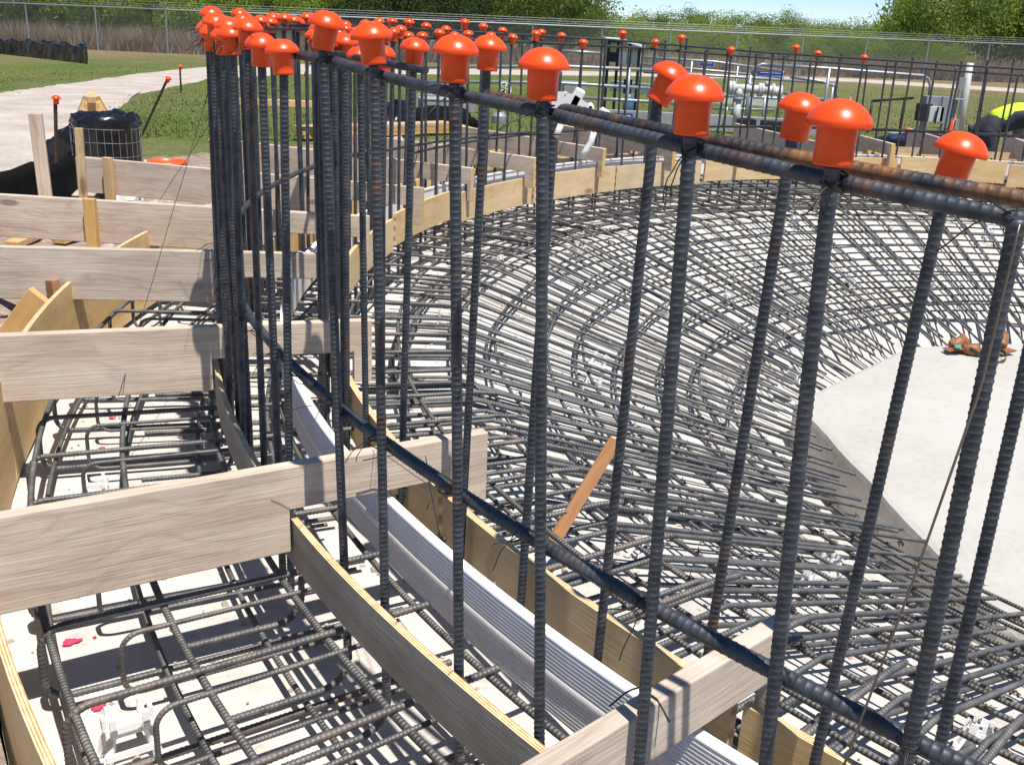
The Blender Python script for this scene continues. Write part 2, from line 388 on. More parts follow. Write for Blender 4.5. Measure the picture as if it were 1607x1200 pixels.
# ================================================================== SETTING
def build_ground():
    radii = [R+.775]; 
    while radii[-1] < 520: radii.append(radii[-1] + max(.35, (radii[-1]-R)*.09))
    n = 200; vs = []; zone = []
    for r in radii:
        for k in range(n):
            p = pol(r, 360*k/n); z = ground_z(p.x, p.y)
            if r < R+3: z += random.uniform(-.035,.035)
            if r < R+.8: z = .16
            vs.append((p.x, p.y, z))
            dirt = 1.0 if r < R+2.9 else max(0, 1-(r-R-2.9)/1.6)
            dry = max(0, min(1, (r-31)/12.0))*.6 + .22*max(0, min(1, (p.x-2)/8))
            zone.append((dirt, dry, 0, 1))
    fs = [(i*n+k, i*n+(k+1)%n, (i+1)*n+(k+1)%n, (i+1)*n+k) for i in range(len(radii)-1) for k in range(n)]
    me = bpy.data.meshes.new('ground'); me.from_pydata(vs, [], fs); me.materials.append(GROUND)
    a = me.color_attributes.new('zone', 'FLOAT_COLOR', 'POINT'); a.data.foreach_set('color', [c for z in zone for c in z])
    me.polygons.foreach_set('use_smooth', [True]*len(fs)); me.update()
    struct(link('ground', me))
build_ground()

def build_road():
    up = [(-420,250),(-150,172),(0,143),(60,135),(130,126),(230,113),(330,104),(450,100),(600,102),(800,109),(1000,114),(1205,120),(1330,123),(1450,130),(1600,139),(1900,160)]
    lo = [(-420,420),(-150,330),(0,340),(60,300),(110,260),(150,205),(205,152),(330,125),(450,118),(600,117),(800,118),(1000,120),(1205,125),(1330,128.5),(1450,136),(1600,145.5),(1900,168)]
    U = [on_ground(*p) for p in up]; Lw = [on_ground(*p) for p in lo]
    def res(P, m):
        return resample(np.array([tuple(q) for q in P]), 1e9) if False else np.stack([np.interp(np.linspace(0,1,m), np.linspace(0,1,len(P)), [q[c] for q in P]) for c in range(3)], -1)
    m, w = 160, 12; A = res(U, m); B = res(Lw, m); mb = MB(); pts = []
    for i in range(m):
        for j in range(w):
            t = j/(w-1); p = A[i]*(1-t) + B[i]*t
            if j in (0, w-1): p = p + np.array([random.uniform(-.12,.12), random.uniform(-.12,.12), 0])
            pts.append((p[0], p[1], ground_z(p[0], p[1]) + (.012 if 0 < j < w-1 else -.01)))
    mb.add(pts, [(i*w+j, (i+1)*w+j, (i+1)*w+j+1, i*w+j+1) for i in range(m-1) for j in range(w-1)])
    struct(mb.build('road', ROADM, smooth=True))
build_road()

PAD_ANG = [217.0, 163, 122, 84, 46, 8, -30, -68, -105]
PAD_R   = [2.78, 2.54, 2.42, 2.45, 2.5, 2.5, 2.5, 2.55, 2.6]
def pad_radius(deg):
    deg = (deg + 105.001) % 360 - 105.001
    V = [Vector((r*math.cos(rad(a)), r*math.sin(rad(a)))) for a, r in zip(PAD_ANG, PAD_R)]; d = Vector((math.cos(rad(deg)), math.sin(rad(deg))))
    for p, q in zip(V, V[1:]+V[:1]):
        e = q-p; den = d.x*e.y - d.y*e.x
        if abs(den) < 1e-9: continue
        t = (p.x*e.y - p.y*e.x)/den; u = (p.x*d.y - p.y*d.x)/den
        if t > 0 and -1e-6 <= u <= 1.000001: return t
    return 2.6
SL0, CONE_R, SLOPE = 0.0, 4.45, .31
def floor_z(r): return SL0 if r >= CONE_R else SL0 - SLOPE*(CONE_R - r)
def slab_z(r): return floor_z(r) - .17*min(1, max(0, (3.0-r)/.18))
def build_floor():
    rs = [R+.76, R+.5, R+.2, R-.1, R-.4, CONE_R] + list(np.linspace(CONE_R-.15, 1.0, 16)); n = 220; mb = MB(); pts = []
    for r in rs:
        for k in range(n):
            p = pol(r, 360*k/n); pts.append((p.x, p.y, slab_z(r) + random.uniform(-.004,.004)))
    mb.add(pts, [(i*n+k, (i+1)*n+k, (i+1)*n+(k+1)%n, i*n+(k+1)%n) for i in range(len(rs)-1) for k in range(n)])
    struct(mb.build('concrete_floor', SLAB, smooth=True))
build_floor()

# ================================================================== CONCRETE PAD
def build_pad():
    zt = -.50
    edge = [at_z(1252,648,zt), at_z(1607,1000,zt), at_z(1400,562,zt), at_z(1500,552,zt)]
    ang, rr = PAD_ANG, PAD_R
    poly = [(pol(r,a).x, pol(r,a).y) for a, r in zip(ang, rr)]
    dense = []
    for i in range(len(poly)):
        a, b = Vector(poly[i]), Vector(poly[(i+1)%len(poly)])
        for t in np.linspace(0,1,14,endpoint=False):
            q = a.lerp(b, t); q += Vector((random.uniform(-1,1), random.uniform(-1,1)))*.006; dense.append((q.x,q.y))
    n = len(dense); mb = MB(); c = sum((Vector(p) for p in dense), Vector((0,0)))/n
    rings = [(1.0,-.95,1),(1.0,zt-.03,1),(.997,zt-.004,1),(.985,zt+.004,0),(.8,zt+.008,0),(.4,zt+.01,0)]
    pts = []
    for s, z, _ in rings:
        for p in dense:
            q = c + (Vector(p)-c)*s; pts.append((q.x,q.y,z + (random.uniform(-.006,.006) if z < zt-.01 else random.uniform(-.0015,.0015))))
    for i in range(len(rings)-1):
        mb.add([], [])
    mb.v = pts; mb.f = []; mb.m = []
    for i in range(len(rings)-1):
        for k in range(n):
            mb.f.append((i*n+(k+1)%n, i*n+k, (i+1)*n+k, (i+1)*n+(k+1)%n)); mb.m.append(1 if i < 2 else 0)
    mb.f.append(tuple((len(rings)-1)*n+k for k in range(n))[::-1]); mb.m.append(0)
    o = mb.build('concrete_pad', [PADC, PADS], smooth=False)
    bm = bmesh.new(); bm.from_mesh(o.data); bmesh.ops.recalc_face_normals(bm, faces=bm.faces); bm.to_mesh(o.data); bm.free()
    tag(o, 'pale many-sided concrete pad in the middle of the rebar floor', 'concrete pad')
build_pad()

# ================================================================== FORMWORK BOARDS
BOARD_ANG = [-124.3,-136.5,-148.8,-161.4,-173.1,-183.2,-194.3,-205.2,-214.3,-225.1,-234.5,-244,-253.5,-262.5,-271.2,-280,-290,-300]
ROUT      = [.95,.95,1.05,1.15,1.5,2.0,1.95,1.62,1.5,1.3,1.25,1.2,1.2,1.25,1.3,1.2,1.2,1.2]
RIN       = [.45,.40,.48,.48,.36] + [.45,.5,.44,.5,.47,.52,.46,.5,.48,.53,.47,.5,.5]
BT, BB_, NOTCH = .55, .32, .435
def board_labels(i):
    names = {1:'weathered board across the footing in the bottom foreground, ending under the thick hoop',
             2:'widest weathered board crossing the left foreground with dark knots',
             3:'weathered board second up the left side, bright top edge, rounded shadow on it',
             4:'brown weathered board with a big swirling knot, third up the left side',
             5:'grey board with a yellow stake nailed to its face, fourth up the left side',
             6:'short grey board in front of the black wrapped bundle'}
    if i in names: return names[i], None
    return (f'{ORD[i-7]} grey weathered board across the far rim counting from the left' if i > 6 else 'weathered board across the footing just below the photo'), 'far boards across the ring footing'
for i, a in enumerate(BOARD_ANG):
    ro, ri = R+ROUT[i], R-RIN[i]-(.03 if i < 2 else 0); L = ro-ri; po = pol(ro, a); dz = rise(pol(R, a).y)
    n0, n1 = ro-(R+.075), min(ro-(R-.415), L-.03)
    prof = [(0,BB_),(n0,BB_),(n0,NOTCH),(n1,NOTCH),(n1,BB_),(L,BB_),(L,BT),(0,BT)]
    mb = MB(); h = .019; k = len(prof)
    # built from three boxes' outlines: full prism with notch
    pts = [(x,-h,z) for x,z in prof] + [(x,h,z) for x,z in prof]
    fs = [tuple(range(k)), tuple(reversed(range(k,2*k)))] + [(q, k+q, k+(q+1)%k, (q+1)%k) for q in range(k)]
    mb.add(pts, fs); mb.m[2+5] = 1; me = mb.mesh('form_board', [WOOD_G, WOOD_Y if i > 5 else WOOD_G])
    bm = bmesh.new(); bm.from_mesh(me); bmesh.ops.recalc_face_normals(bm, faces=bm.faces); bm.to_mesh(me); bm.free()
    o = link('form_board', me, None, (po.x, po.y, dz)); o.rotation_euler = (rad(random.uniform(-1,1)), 0, rad(a)+math.pi)
    bevel(o, .0035, 2)
    if 0 < i < 9:
        for q in range(7 if i < 6 else 3):
            x = random.choice([random.uniform(.05,.12), L-random.uniform(.03,.08), n0-random.uniform(.03,.06), random.uniform(.2,L-.2)]); z = random.uniform(BB_+.03,BT-.03); nm = MB()
            e = Vector((random.uniform(-.012,.012), .024, random.uniform(-.012,.016)))
            nm.tube([(x,h-.004,z),(x,h+.004,z),Vector((x,h,z))+e*.6], .0016, 6); nm.lathe([(.0005,.001),(.0042,.001),(.0042,-.001),(.0005,-.001)], 8, Vector((x,h,z))+e*.6, M=Matrix.Rotation(1.2,3,'X')); nm.build('nail', WIRE, o)
    lab, g = board_labels(i); tag(o, lab, 'board', g or 'boards across the ring footing')

# yellow stakes against the boards
def stake(i, r, z0, z1, lab, side=1, w=.038, d=.062, mat=WOOD_Y, g='stakes holding the boards'):
    a = BOARD_ANG[i]; c = pol(r, a); n = Vector((-math.sin(rad(a)), math.cos(rad(a)),0))*side   # towards the camera side
    mb = MB(); mb.box(((z0+z1)/2,0,0), (z1-z0, w, d)); o = mb.build('wooden_stake', mat)
    o.location = c + n*(.019+w/2+.002); o.rotation_euler = Matrix.Identity(3).to_euler()
    X = Vector((0,0,1)); Y = n; Z = X.cross(Y); o.rotation_euler = Matrix((X,Y,Z)).transposed().to_euler()
    bevel(o, .003); tag(o, lab, 'stake', g); return o
stake(5, R+1.04, .0, .60, 'yellow stake with two nails on the grey board, nearest the left edge')
stake(6, R+1.68, .0, .62, 'yellow stake nailed to the board before the black bundle')
stake(7, R+1.44, .0, .63, 'yellow stake on the grey board beside the orange tub')
stake(8, R+1.2, .0, .62, 'small yellow stake behind the crowd of wall bars')

# ================================================================== PLYWOOD STRIPS AND WATERSTOP
def arc_strip(name, r_out, r_in, zt, zb, a0, a1, mats, step=1.0):
    n = max(4, int(abs(a1-a0)/step)); mb = MB(); uv = []
    pts = []; 
    for k in range(n+1):
        a = a0+(a1-a0)*k/n; d = rise(pol(R,a).y)
        w = .0012*math.sin(a*.5)
        for r, z in ((r_out,zb),(r_out,zt),(r_in,zt),(r_in,zb)):
            p = pol(r+w, a, z+d); pts.append((p.x,p.y,p.z))
    for k in range(n):
        for q, mi in ((0,0),(1,2),(2,1),(3,2)):
            mb.f.append((k*4+q, k*4+(q+1)%4, (k+1)*4+(q+1)%4, (k+1)*4+q)); mb.m.append(mi)
            s0, s1 = R*rad(abs(a1-a0))*k/n, R*rad(abs(a1-a0))*(k+1)/n; t0, t1 = (0, r_out-r_in) if q in (1,3) else (zb, zt)
            uv += [(s0,t0),(s0,t1),(s1,t1),(s1,t0)]
    mb.v = pts
    mb.f.append((0,1,2,3)); mb.m.append(2); mb.f.append((n*4+3,n*4+2,n*4+1,n*4)); mb.m.append(2); uv += [(0,0),(0,.02),(.02,.02),(.02,0)]*2
    me = bpy.data.meshes.new(name); me.from_pydata(pts, [], mb.f)
    for m in mats: me.materials.append(m)
    me.polygons.foreach_set('material_index', mb.m)
    ul = me.uv_layers.new(name='UVMap'); ul.data.foreach_set('uv', [c for q in uv for c in q]); me.update()
    bm = bmesh.new(); bm.from_mesh(me); bmesh.ops.recalc_face_normals(bm, faces=bm.faces); bm.to_mesh(me); bm.free()
    return link(name, me)
def arcwood(src, name):
    """same wood, but grain follows the UV (strip length, height)"""
    m = src.copy(); m.name = name; nt = m.node_tree
    tc = [x for x in nt.nodes if x.type == 'TEX_COORD'][0]; uvn = nt.nodes.new('ShaderNodeUVMap')
    for l in list(nt.links):
        if l.from_node == tc: nt.links.new(uvn.outputs[0], l.to_socket)
    return m
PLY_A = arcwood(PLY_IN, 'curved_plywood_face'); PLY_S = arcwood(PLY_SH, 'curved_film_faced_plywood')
PT = .405
spans = [(-112,-137.6),(-137.6,-160.3),(-160.3,-184),(-184,-208),(-208,-232),(-232,-256),(-256,-280),(-280,-306)]
lab_o = ['dark-faced curved plywood strip starting at the bottom foreground board','dark-faced curved plywood strip below the wide knotted board, pale top edge',
         'curved plywood strip with bare grey face behind the second board']
for k, (a0, a1) in enumerate(spans):
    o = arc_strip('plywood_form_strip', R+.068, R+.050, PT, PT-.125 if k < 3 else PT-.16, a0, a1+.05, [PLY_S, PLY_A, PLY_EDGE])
    if k < 3: tag(o, lab_o[k], 'plywood strip', 'curved wall form strips')
    else: tag(o, f'{ORD[k-3]} outer plywood strip behind the far wall bars counting from the left', 'plywood strip', 'far outer plywood strips')
inner_spans = [(-112,-137.0),(-137.0,-149.5),(-149.5,-168)] + [(-168-12*k, -180-12*k) for k in range(12)]
lab_i = ['tan plywood strip beneath the bottom foreground board, at the lower edge','tan curved plywood strip right of the white waterstop, in the lower middle',
         'tan curved plywood strip behind the wide knotted board']
for k, (a0, a1) in enumerate(inner_spans):
    zt = PT-.04 + (.03+random.uniform(-.018,.03) if k > 3 else 0); o = arc_strip('plywood_form_strip', R-.375, R-.395, zt, zt-.19+(random.uniform(-.03,.015) if k > 3 else 0), a0-random.uniform(0,.12), a1+random.uniform(.15,.5), [PLY_A, PLY_A, PLY_EDGE])
    if k < 3: tag(o, lab_i[k], 'plywood strip', 'curved wall form strips')
    else: tag(o, f'{ORD[k-3]} yellow plywood strip round the far rim counting from the left', 'plywood strip', 'far inner plywood strips')
def waterstop():
    zt = PT+.005; prof = [(-.010,zt),(-.012,zt-.004)]
    z = zt-.012
    def ribs(z, n):
        out = []
        for _ in range(n): out.extend([(-.012+.0025,z),(-.012,z-.0025),(-.012,z-.0055),(-.0095,z-.008)]); z -= .0095
        return out, z
    a, z = ribs(z, 7); prof += a
    for t in np.linspace(0, math.pi, 9): prof.append((-.0095-.005*math.sin(t), z-.0275*(1-math.cos(t))/1.0*.5*1.0 - .0))
    z -= .031; a, z = ribs(z, 7); prof += a; prof.append((-.006,z))
    outer = prof; inner = [(.008,z),(.008,zt-.014),(.013,zt-.010),(.013,zt)]
    P = outer+inner; n = 150; a0, a1 = -110, -306; pts = []; k = len(P)
    for q in range(n+1):
        a = a0+(a1-a0)*q/n; d = rise(pol(R,a).y); w = .003*math.sin(a*.31)
        for dr, zz in P:
            p = pol(R-.19-dr*1.0+w, a, zz+d); pts.append((p.x,p.y,p.z))
    fs = [(i*k+j, (i+1)*k+j, (i+1)*k+(j+1)%k, i*k+(j+1)%k) for i in range(n) for j in range(k)] + [tuple(range(k)), tuple(n*k+j for j in reversed(range(k)))]
    me = bpy.data.meshes.new('waterstop'); me.from_pydata(pts, [], fs); me.materials.append(PVC)
    bm = bmesh.new(); bm.from_mesh(me); bmesh.ops.recalc_face_normals(bm, faces=bm.faces); bm.to_mesh(me); bm.free()
    tag(link('waterstop', me), 'long white ribbed vinyl waterstop curving between the two rows of bars', 'waterstop')
waterstop()

# outer footing form
for k in range(9):
    a0, a1 = -118-22*k, -140-22*k
    o = arc_strip('footing_form_panel', R+.758, R+.74, .40, .0, a0, a1+.1, [PLY_A, PLY_A, PLY_EDGE])
    labs = ['tan plywood footing form at the bottom left corner','tan plywood footing form left of the bent bar ends','tan plywood footing form below the board with the big knot']
    if k < 3: tag(o, labs[k], 'form panel', 'outer footing form')
    else: tag(o, f'{ORD[k-3]} plywood footing form panel on the far side counting from the left', 'form panel', 'outer footing form, far panels')
# inner edge kicker seen under the far strips
# stencilled letters on the far form
def letters():
    base = -266.5; z0, h = .10, .10
    strokes = {'N':[((0,0),(0,1)),((0,1),(.6,0)),((.6,0),(.6,1))],'I':[((.1,0),(.1,1))],'V':[((0,1),(.3,0)),((.3,0),(.6,1))],'P':[((0,0),(0,1)),((0,1),(.5,1)),((.5,1),(.5,.5)),((.5,.5),(0,.5))]}
    off = 0
    parent = thing('stencil_lettering', 'black stencilled letters on the far footing form', 'lettering', pol(R+.739, base, .1))
    inv = Vector(parent.location)
    for ch in 'VINIP':
        mb = MB()
        for a, b in strokes[ch]:
            def q(p):
                an = base - math.degrees((off+p[0]*h)/R); return pol(R+.735, an, z0+p[1]*h)
            mb.bar(q(a)-inv, q(b)-inv, .014, .003, up=(q(a)-Vector((CX,CY,0))).normalized())
        mb.build('letter', INK, parent); off += .12 if ch != 'I' else .075
letters()

# ================================================================== WALL REBAR
def lerp_tab(tab, a):
    xs = [t[0] for t in tab]; ys = [t[1] for t in tab]; return float(np.interp(a, xs, ys))
TOPZ = [(-320,1.36),(-290,1.33),(-270,1.355),(-250,1.39),(-230,1.45),(-200,1.49),(-175,1.505),(-155,1.505),(-147.2,1.502),(-144.7,1.487),(-141.8,1.475),(-139.4,1.466),(-136.2,1.446),(-134,1.433),(-131.8,1.422),(-120,1.40)]
def topz(a): return lerp_tab(TOPZ, a)
LOWZ = .75
def hoop_path(r, a0, a1, zf, step=.5):
    m = int(abs(a1-a0)/step)+1; return [tuple(pol(r, a, zf(a))) for a in np.linspace(a0, a1, m)]
NB = 14
BAR_A = ribbed([(0,0,0),(0,0,1.58)], .0095, .0125, NB, STEEL, 'wall_bar_mesh')
BAR_B = ribbed([(0,0,0),(0,0,1.58)], .0095, .0140, NB, STEEL, 'wall_bar_slanted_mesh', slant=.45)
BAR_F = ribbed([(0,0,0),(0,0,1.58)], .0095, .0200, 6, STEEL, 'wall_bar_far_mesh', seam=False)
CAPM = MB()
CAPM.lathe([(.0215,0),(.0248,.0),(.0252,.004),(.0262,.049),(.0405,.0488),(.0415,.0500),(.0415,.0565),(.0405,.0590),(.0380,.0635),(.0340,.0690),(.0285,.0742),(.0220,.0783),(.0145,.0812),(.0070,.0827),(.0005,.0831)], 40)
CAPMESH = CAPM.mesh('rebar_cap_mesh', CAP, True)
CAPRIM = MB()
for k in range(72):
    a = 2*math.pi*k/72; M = Matrix.Rotation(a, 3, 'Z'); CAPRIM.box(M @ Vector((.0413,0,.0533)), (.0010,.0014,.0062), M)
RIMMESH = CAPRIM.mesh('cap_rim_mesh', CAP)
def add_bar(a, a_base, r, ztop, near=True, slanted=False, lean=0.0):
    base = pol(r+lean, a_base, .14 if (r > R and a > -200) else .012); top = pol(r, a, ztop); d = top-base
    o = link('wall_bar', (BAR_B if slanted else BAR_A) if near else BAR_F, None, base)
    o.scale = (1,1,d.length/1.58); o.rotation_euler = (d.to_track_quat('Z','Y').to_matrix() @ Matrix.Rotation(random.uniform(0,6.28),3,'Z')).to_euler()
    return o, top, d.normalized()
def add_cap(p, tilt=(0,0), near=True):
    o = link('rebar_cap', CAPMESH, None, p); o.rotation_euler = (Matrix.Rotation(tilt[0],3,'X') @ Matrix.Rotation(tilt[1],3,'Y') @ Matrix.Rotation(random.uniform(0,6),3,'Z')).to_euler(); o.scale = (.91,.91,.91)
    if near:
        rim = link('knurled_rim', RIMMESH, o)
    return o
outer_a = [-121.8,-124.3,-126.8,-129.2,-131.85,-134.15,-136.35,-139.4,-141.8,-144.7,-147.2] + sorted([-149.4-2.1*k for k in range(26)] + [-155.2-2.1*k for k in range(20)], reverse=True) + [-203.9-2.57*k for k in range(46)]
inner_a = [-121.5,-124.7,-126.5,-129.5,-132.5,-134.3,-137.3,-140.7,-144.0,-147.0,-151.3] + sorted([-153.9-2.6*k for k in range(20)] + [-159.9-2.6*k for k in range(14)], reverse=True) + [-205.9-3.3*k for k in range(36)]
base_a = {-131.85:-131.8,-132.5:-132.55,-134.15:-133.6,-136.35:-136.0,-139.4:-138.3,-141.8:-140.9,-144.7:-144.0,-147.2:-146.1,-134.3:-135.0,-137.3:-137.9,-140.7:-141.1,-144.0:-144.3,-147.0:-147.6,-151.3:-152.4}
tilts = {-134.15:(0,.02),-136.35:(.02,0),-139.4:(0,0),-141.8:(0,.03),-144.7:(0,-.10),-147.2:(0,.19),-134.3:(0,.20),-137.3:(0,.14),-140.7:(0,.44)}
def sector(a):
    return 'the lower left foreground' if a > -152 else 'the left side' if a > -185 else 'the upper left' if a > -215 else 'the far middle' if a > -255 else 'the far right'
for row, angs, r0 in (('outer', outer_a, R+.028), ('inner', inner_a, R-.35)):
    near_i = 0; cap_i = 0
    for a in angs:
        if a < -318: continue
        far = a < -212; z = topz(a) + (.045 if row == 'outer' else .012) + (0 if a > -148 else random.uniform(-.045,.015))
        if row == 'inner' and a > -152: z = topz(a) + {-134.3:.0,-137.3:.015,-140.7:.03}.get(a, .02)
        if a < -203 and random.random() < .10: z += .06
        ab = base_a.get(a, a + random.gauss(0,.25))
        if row == 'outer' and -133 < a < -130: z = topz(a)+.004
        if -203 < a < -148: z -= .022
        o, top, d = add_bar(a, ab, r0 + (random.uniform(-.012,.012) if a < -148 else 0), z, not far, a == -140.7 or (a < -150 and random.random() < .2), random.gauss(0,.01) if a < -148 else 0)
        if a > -149 and a < -128:
            tag(o, f'{ORD[near_i]} thick ribbed wall bar of the {row} row counted from the right edge', 'rebar', 'near wall bars'); near_i += 1
        elif far: tag(o, f'{nth((row,sector(a)))} thin upright bar of the far {row} row, {sector(a)}, counting clockwise', 'rebar', f'far {row} wall bars')
        else: tag(o, f'{nth((row,sector(a)))} ribbed upright bar of the crowded {row} row, {sector(a)}, counting clockwise', 'rebar', f'crowded {row} wall bars')
        capped = (a > -216 or (a > -238 and random.random() < .5) or (a > -262 and random.random() < .15)) and not (row == 'outer' and -133 < a < -125) and not (row == 'inner' and a == -144.0)
        if capped:
            t = tilts.get(a, (random.uniform(-.08,.08), random.uniform(-.08,.08)))
            zc = (-.012 if row == 'outer' else -.02) - .012
            c = add_cap((top.x, top.y, top.z + zc), t, a > -170)
            if a > -148 and a < -128:
                tag(c, f'{ORD[cap_i]} big orange mushroom cap on the {row} bar row from the right edge', 'rebar cap', 'near rebar caps'); cap_i += 1
            elif far: tag(c, f'{nth((row,sector(a),1))} tiny orange cap of the far {row} row, {sector(a)}, counting clockwise', 'rebar cap', f'far {row} rebar caps')
            else: tag(c, f'{nth((row,sector(a),1))} orange mushroom cap of the clustered {row} row, {sector(a)}, counting clockwise', 'rebar cap', f'clustered {row} rebar caps')
# hoops
def hoop(name, r, rb, a0, a1, zf, mat, lab, near=True, sp=.0125):
    path = hoop_path(r, a0, a1, zf)
    me = ribbed(path, rb, sp, 14, mat, name, amp=.06) if near else np_tube(np.array(path), [rb]*len(path), 8, STEEL_B, name)
    return tag(link(name, me), lab, 'rebar', 'wall hoops')
hoop('hoop_bar', R+.007, .0098, -120, -190, lambda a: topz(a), STEEL, 'thick ribbed hoop bar along the top of the near wall bars')
hoop('hoop_bar', R+.007, .0098, -184, -318, lambda a: topz(a)+.018, STEEL, 'top hoop bar around the outer row on the far side', False)
hoop('hoop_bar', R+.0055, .0125, -118, -200, lambda a: LOWZ, STEEL, 'thick ribbed hoop bar halfway down the near wall bars', sp=.0135)
hoop('hoop_bar', R+.007, .0098, -196, -318, lambda a: LOWZ-.02, STEEL, 'mid-height hoop bar around the outer row on the far side', False)
hoop('hoop_bar', R-.030, .0098, -118, -141.5, lambda a: topz(a)+.001+.0016*(a+141.5), STEEL_R, 'rust-topped second hoop bar beside the top hoop, under the near caps')
hoop('hoop_bar', R-.329, .0098, -150, -318, lambda a: topz(a)-.03, STEEL, 'top hoop bar around the inner row, far side', False)
hoop('hoop_bar', R-.329, .0085, -196, -318, lambda a: LOWZ+.02, STEEL, 'mid-height hoop bar around the inner row on the far side', False)

# tie wires at the hoop crossings
def tie_mesh(seed):
    rr = random.Random(seed); mb = MB(); p = []
    for k in range(26):
        t = k/25*4*math.pi; s = .0145+.002*math.sin(3*t)
        p.append((s*math.cos(t), s*math.sin(t)*1.15 - .004, .012*math.sin(t*.5+.8)+.004*k/25))
    mb.tube(p, .0011, 5)
    for sgn in (-1,1):
        d = Vector((rr.uniform(-.6,.6)+sgn*.5, -1+rr.uniform(-.3,.3), rr.uniform(-.8,.6))); q = Vector((0,-.016,.004)); pts = [q]
        for k in range(6): q = q + d*.009; d = d + Vector((rr.uniform(-.4,.4), rr.uniform(-.4,.4), rr.uniform(-.5,.2))); pts.append(q)
        mb.tube(pts, .001, 5)
    return mb.mesh('tie_wire_mesh', WIRE, True)
TIES = [tie_mesh(s) for s in range(5)]
for k, a in enumerate([x for x in outer_a if -170 < x < -128]):
    for z, w in ((topz(a), 'top'), (LOWZ, 'middle')):
        if random.random() < .2: continue
        p = pol(R+.018, a, z); o = link('tie_wire', TIES[(k*2+(w == 'top')) % 5], None, p); o.rotation_euler = (random.uniform(-.4,.4), random.uniform(-.4,.4), rad(a)+math.pi/2+random.uniform(-.5,.5))
        tag(o, f'{nth(("tie",w))} twisted tie wire on the {w} hoop counting from the right', 'tie wire', f'tie wires on the {w} hoop')

def wire(pts, r, lab, mat=WIRE, name='loose_wire', sag=.0):
    pts = [Vector(p) for p in pts]; mb = MB(); path = []
    if len(pts) == 2:
        for k in range(15):
            t = k/14; q = pts[0].lerp(pts[1], t); q.z -= sag*4*t*(1-t); q += Vector((random.uniform(-1,1),random.uniform(-1,1),random.uniform(-1,1)))*.0015; path.append(q)
    else: path = [Vector(p) for p in resample(np.array([tuple(p) for p in pts]), .02)]
    mb.tube(path, r, 5); return tag(mb.build(name, mat, smooth=True), lab, 'wire')
wire([pol(R+.03,-171,1.44), at_z(186,622,.35)], .0014, 'long thin wire slanting down in front of the left boards, nearer one', sag=.0)
wire([pol(R+.03,-180,1.40), at_z(206,382,.33)], .0014, 'thin wire slanting down to the grey board, farther one')
wire([at_y(1600,352,1.07), at_y(1540,605,1.06), at_y(1437,900,1.05), at_y(1322,1206,1.04)], .0016, 'brown wire hanging down from the hoop at the right edge', WIRE_L)
wire([pol(R+.03,-141.6,.745), at_z(585,700,.56)], .001, 'pale short wire from the middle hoop to the wide knotted board', WIRE_L)
wire([pol(R+.02,-139.0,1.44), at_y(662,210,2.3), at_y(650,262,2.35)], .001, 'fine curved wire hanging from the top hoop', WIRE)
wire([at_z(640,712,.556), at_z(600,716,.556), at_z(570,722,.556)], .0016, 'black wire lying on the wide knotted board', DARK)
wire([at_z(668,715,.556), at_y(674,760,2.36), at_y(690,840,2.3)], .0014, 'black wire hanging over the face of the wide board', DARK)
wire([at_y(957,1107,1.5), at_y(985,1083,1.49), at_y(1003,1078,1.47), at_y(1030,1095,1.44), at_y(1046,1122,1.42), at_y(1050,1132,1.41)], .0018, 'black bent wire stapled over the bottom foreground board', DARK)

# ================================================================== FOOTING REBAR
def arc_pts(c, r, t0, t1, n=8):
    return [(c[0]+r*math.cos(t), 0, c[1]+r*math.sin(t)) for t in np.linspace(t0, t1, n)]
ZT, ZB = .235, .045
def ubar_path():
    rb = .055; xo = R+.66; xi = R-.98
    p = [(xi,0,ZT-.01)] + [(R-.9,0,ZT)] + arc_pts((xo-rb,ZT-rb), rb, math.pi/2, 0) + arc_pts((xo-rb,ZB+rb), rb, 0, -math.pi/2) + [(R-.25,0,ZB)]
    return p
UB = ribbed(ubar_path(), .0085, .0115, 8, STEEL_FT, 'footing_u_bar_mesh', amp=.12)
def hair_path():
    rb = .045; xo = R+.50; xi = R-.05
    return [(xi,0,ZT-.008)] + arc_pts((xo-rb,ZT-.01-rb), rb, math.pi/2, 0) + arc_pts((xo-rb,ZB+.02+rb), rb, 0, -math.pi/2) + [(xi-.15,0,ZB+.02)]
HB = ribbed(hair_path(), .0062, .009, 8, STEEL_FT, 'footing_hairpin_mesh', amp=.12)
def dowel_path():
    rb = .06; return [(R+.0,0,.62)] + [(R+.0,0,ZB+.03+rb)] + [(R-rb+rb*math.cos(t),0,ZB+.03+rb+rb*math.sin(t)) for t in np.linspace(0,-math.pi/2,8)] + [(R-.42,0,ZB+.03)]
DW = ribbed([(R+.10-(p[0]-R),0,p[2]) if False else p for p in dowel_path()], .0085, .0115, 8, STEEL_FT, 'l_bar_mesh', amp=.12)
def place_rot(name, me, a, z=0):
    o = link(name, me, None, (CX,CY,z)); o.rotation_euler = (0,0,rad(a)); return o
k = 0; a = -119.9
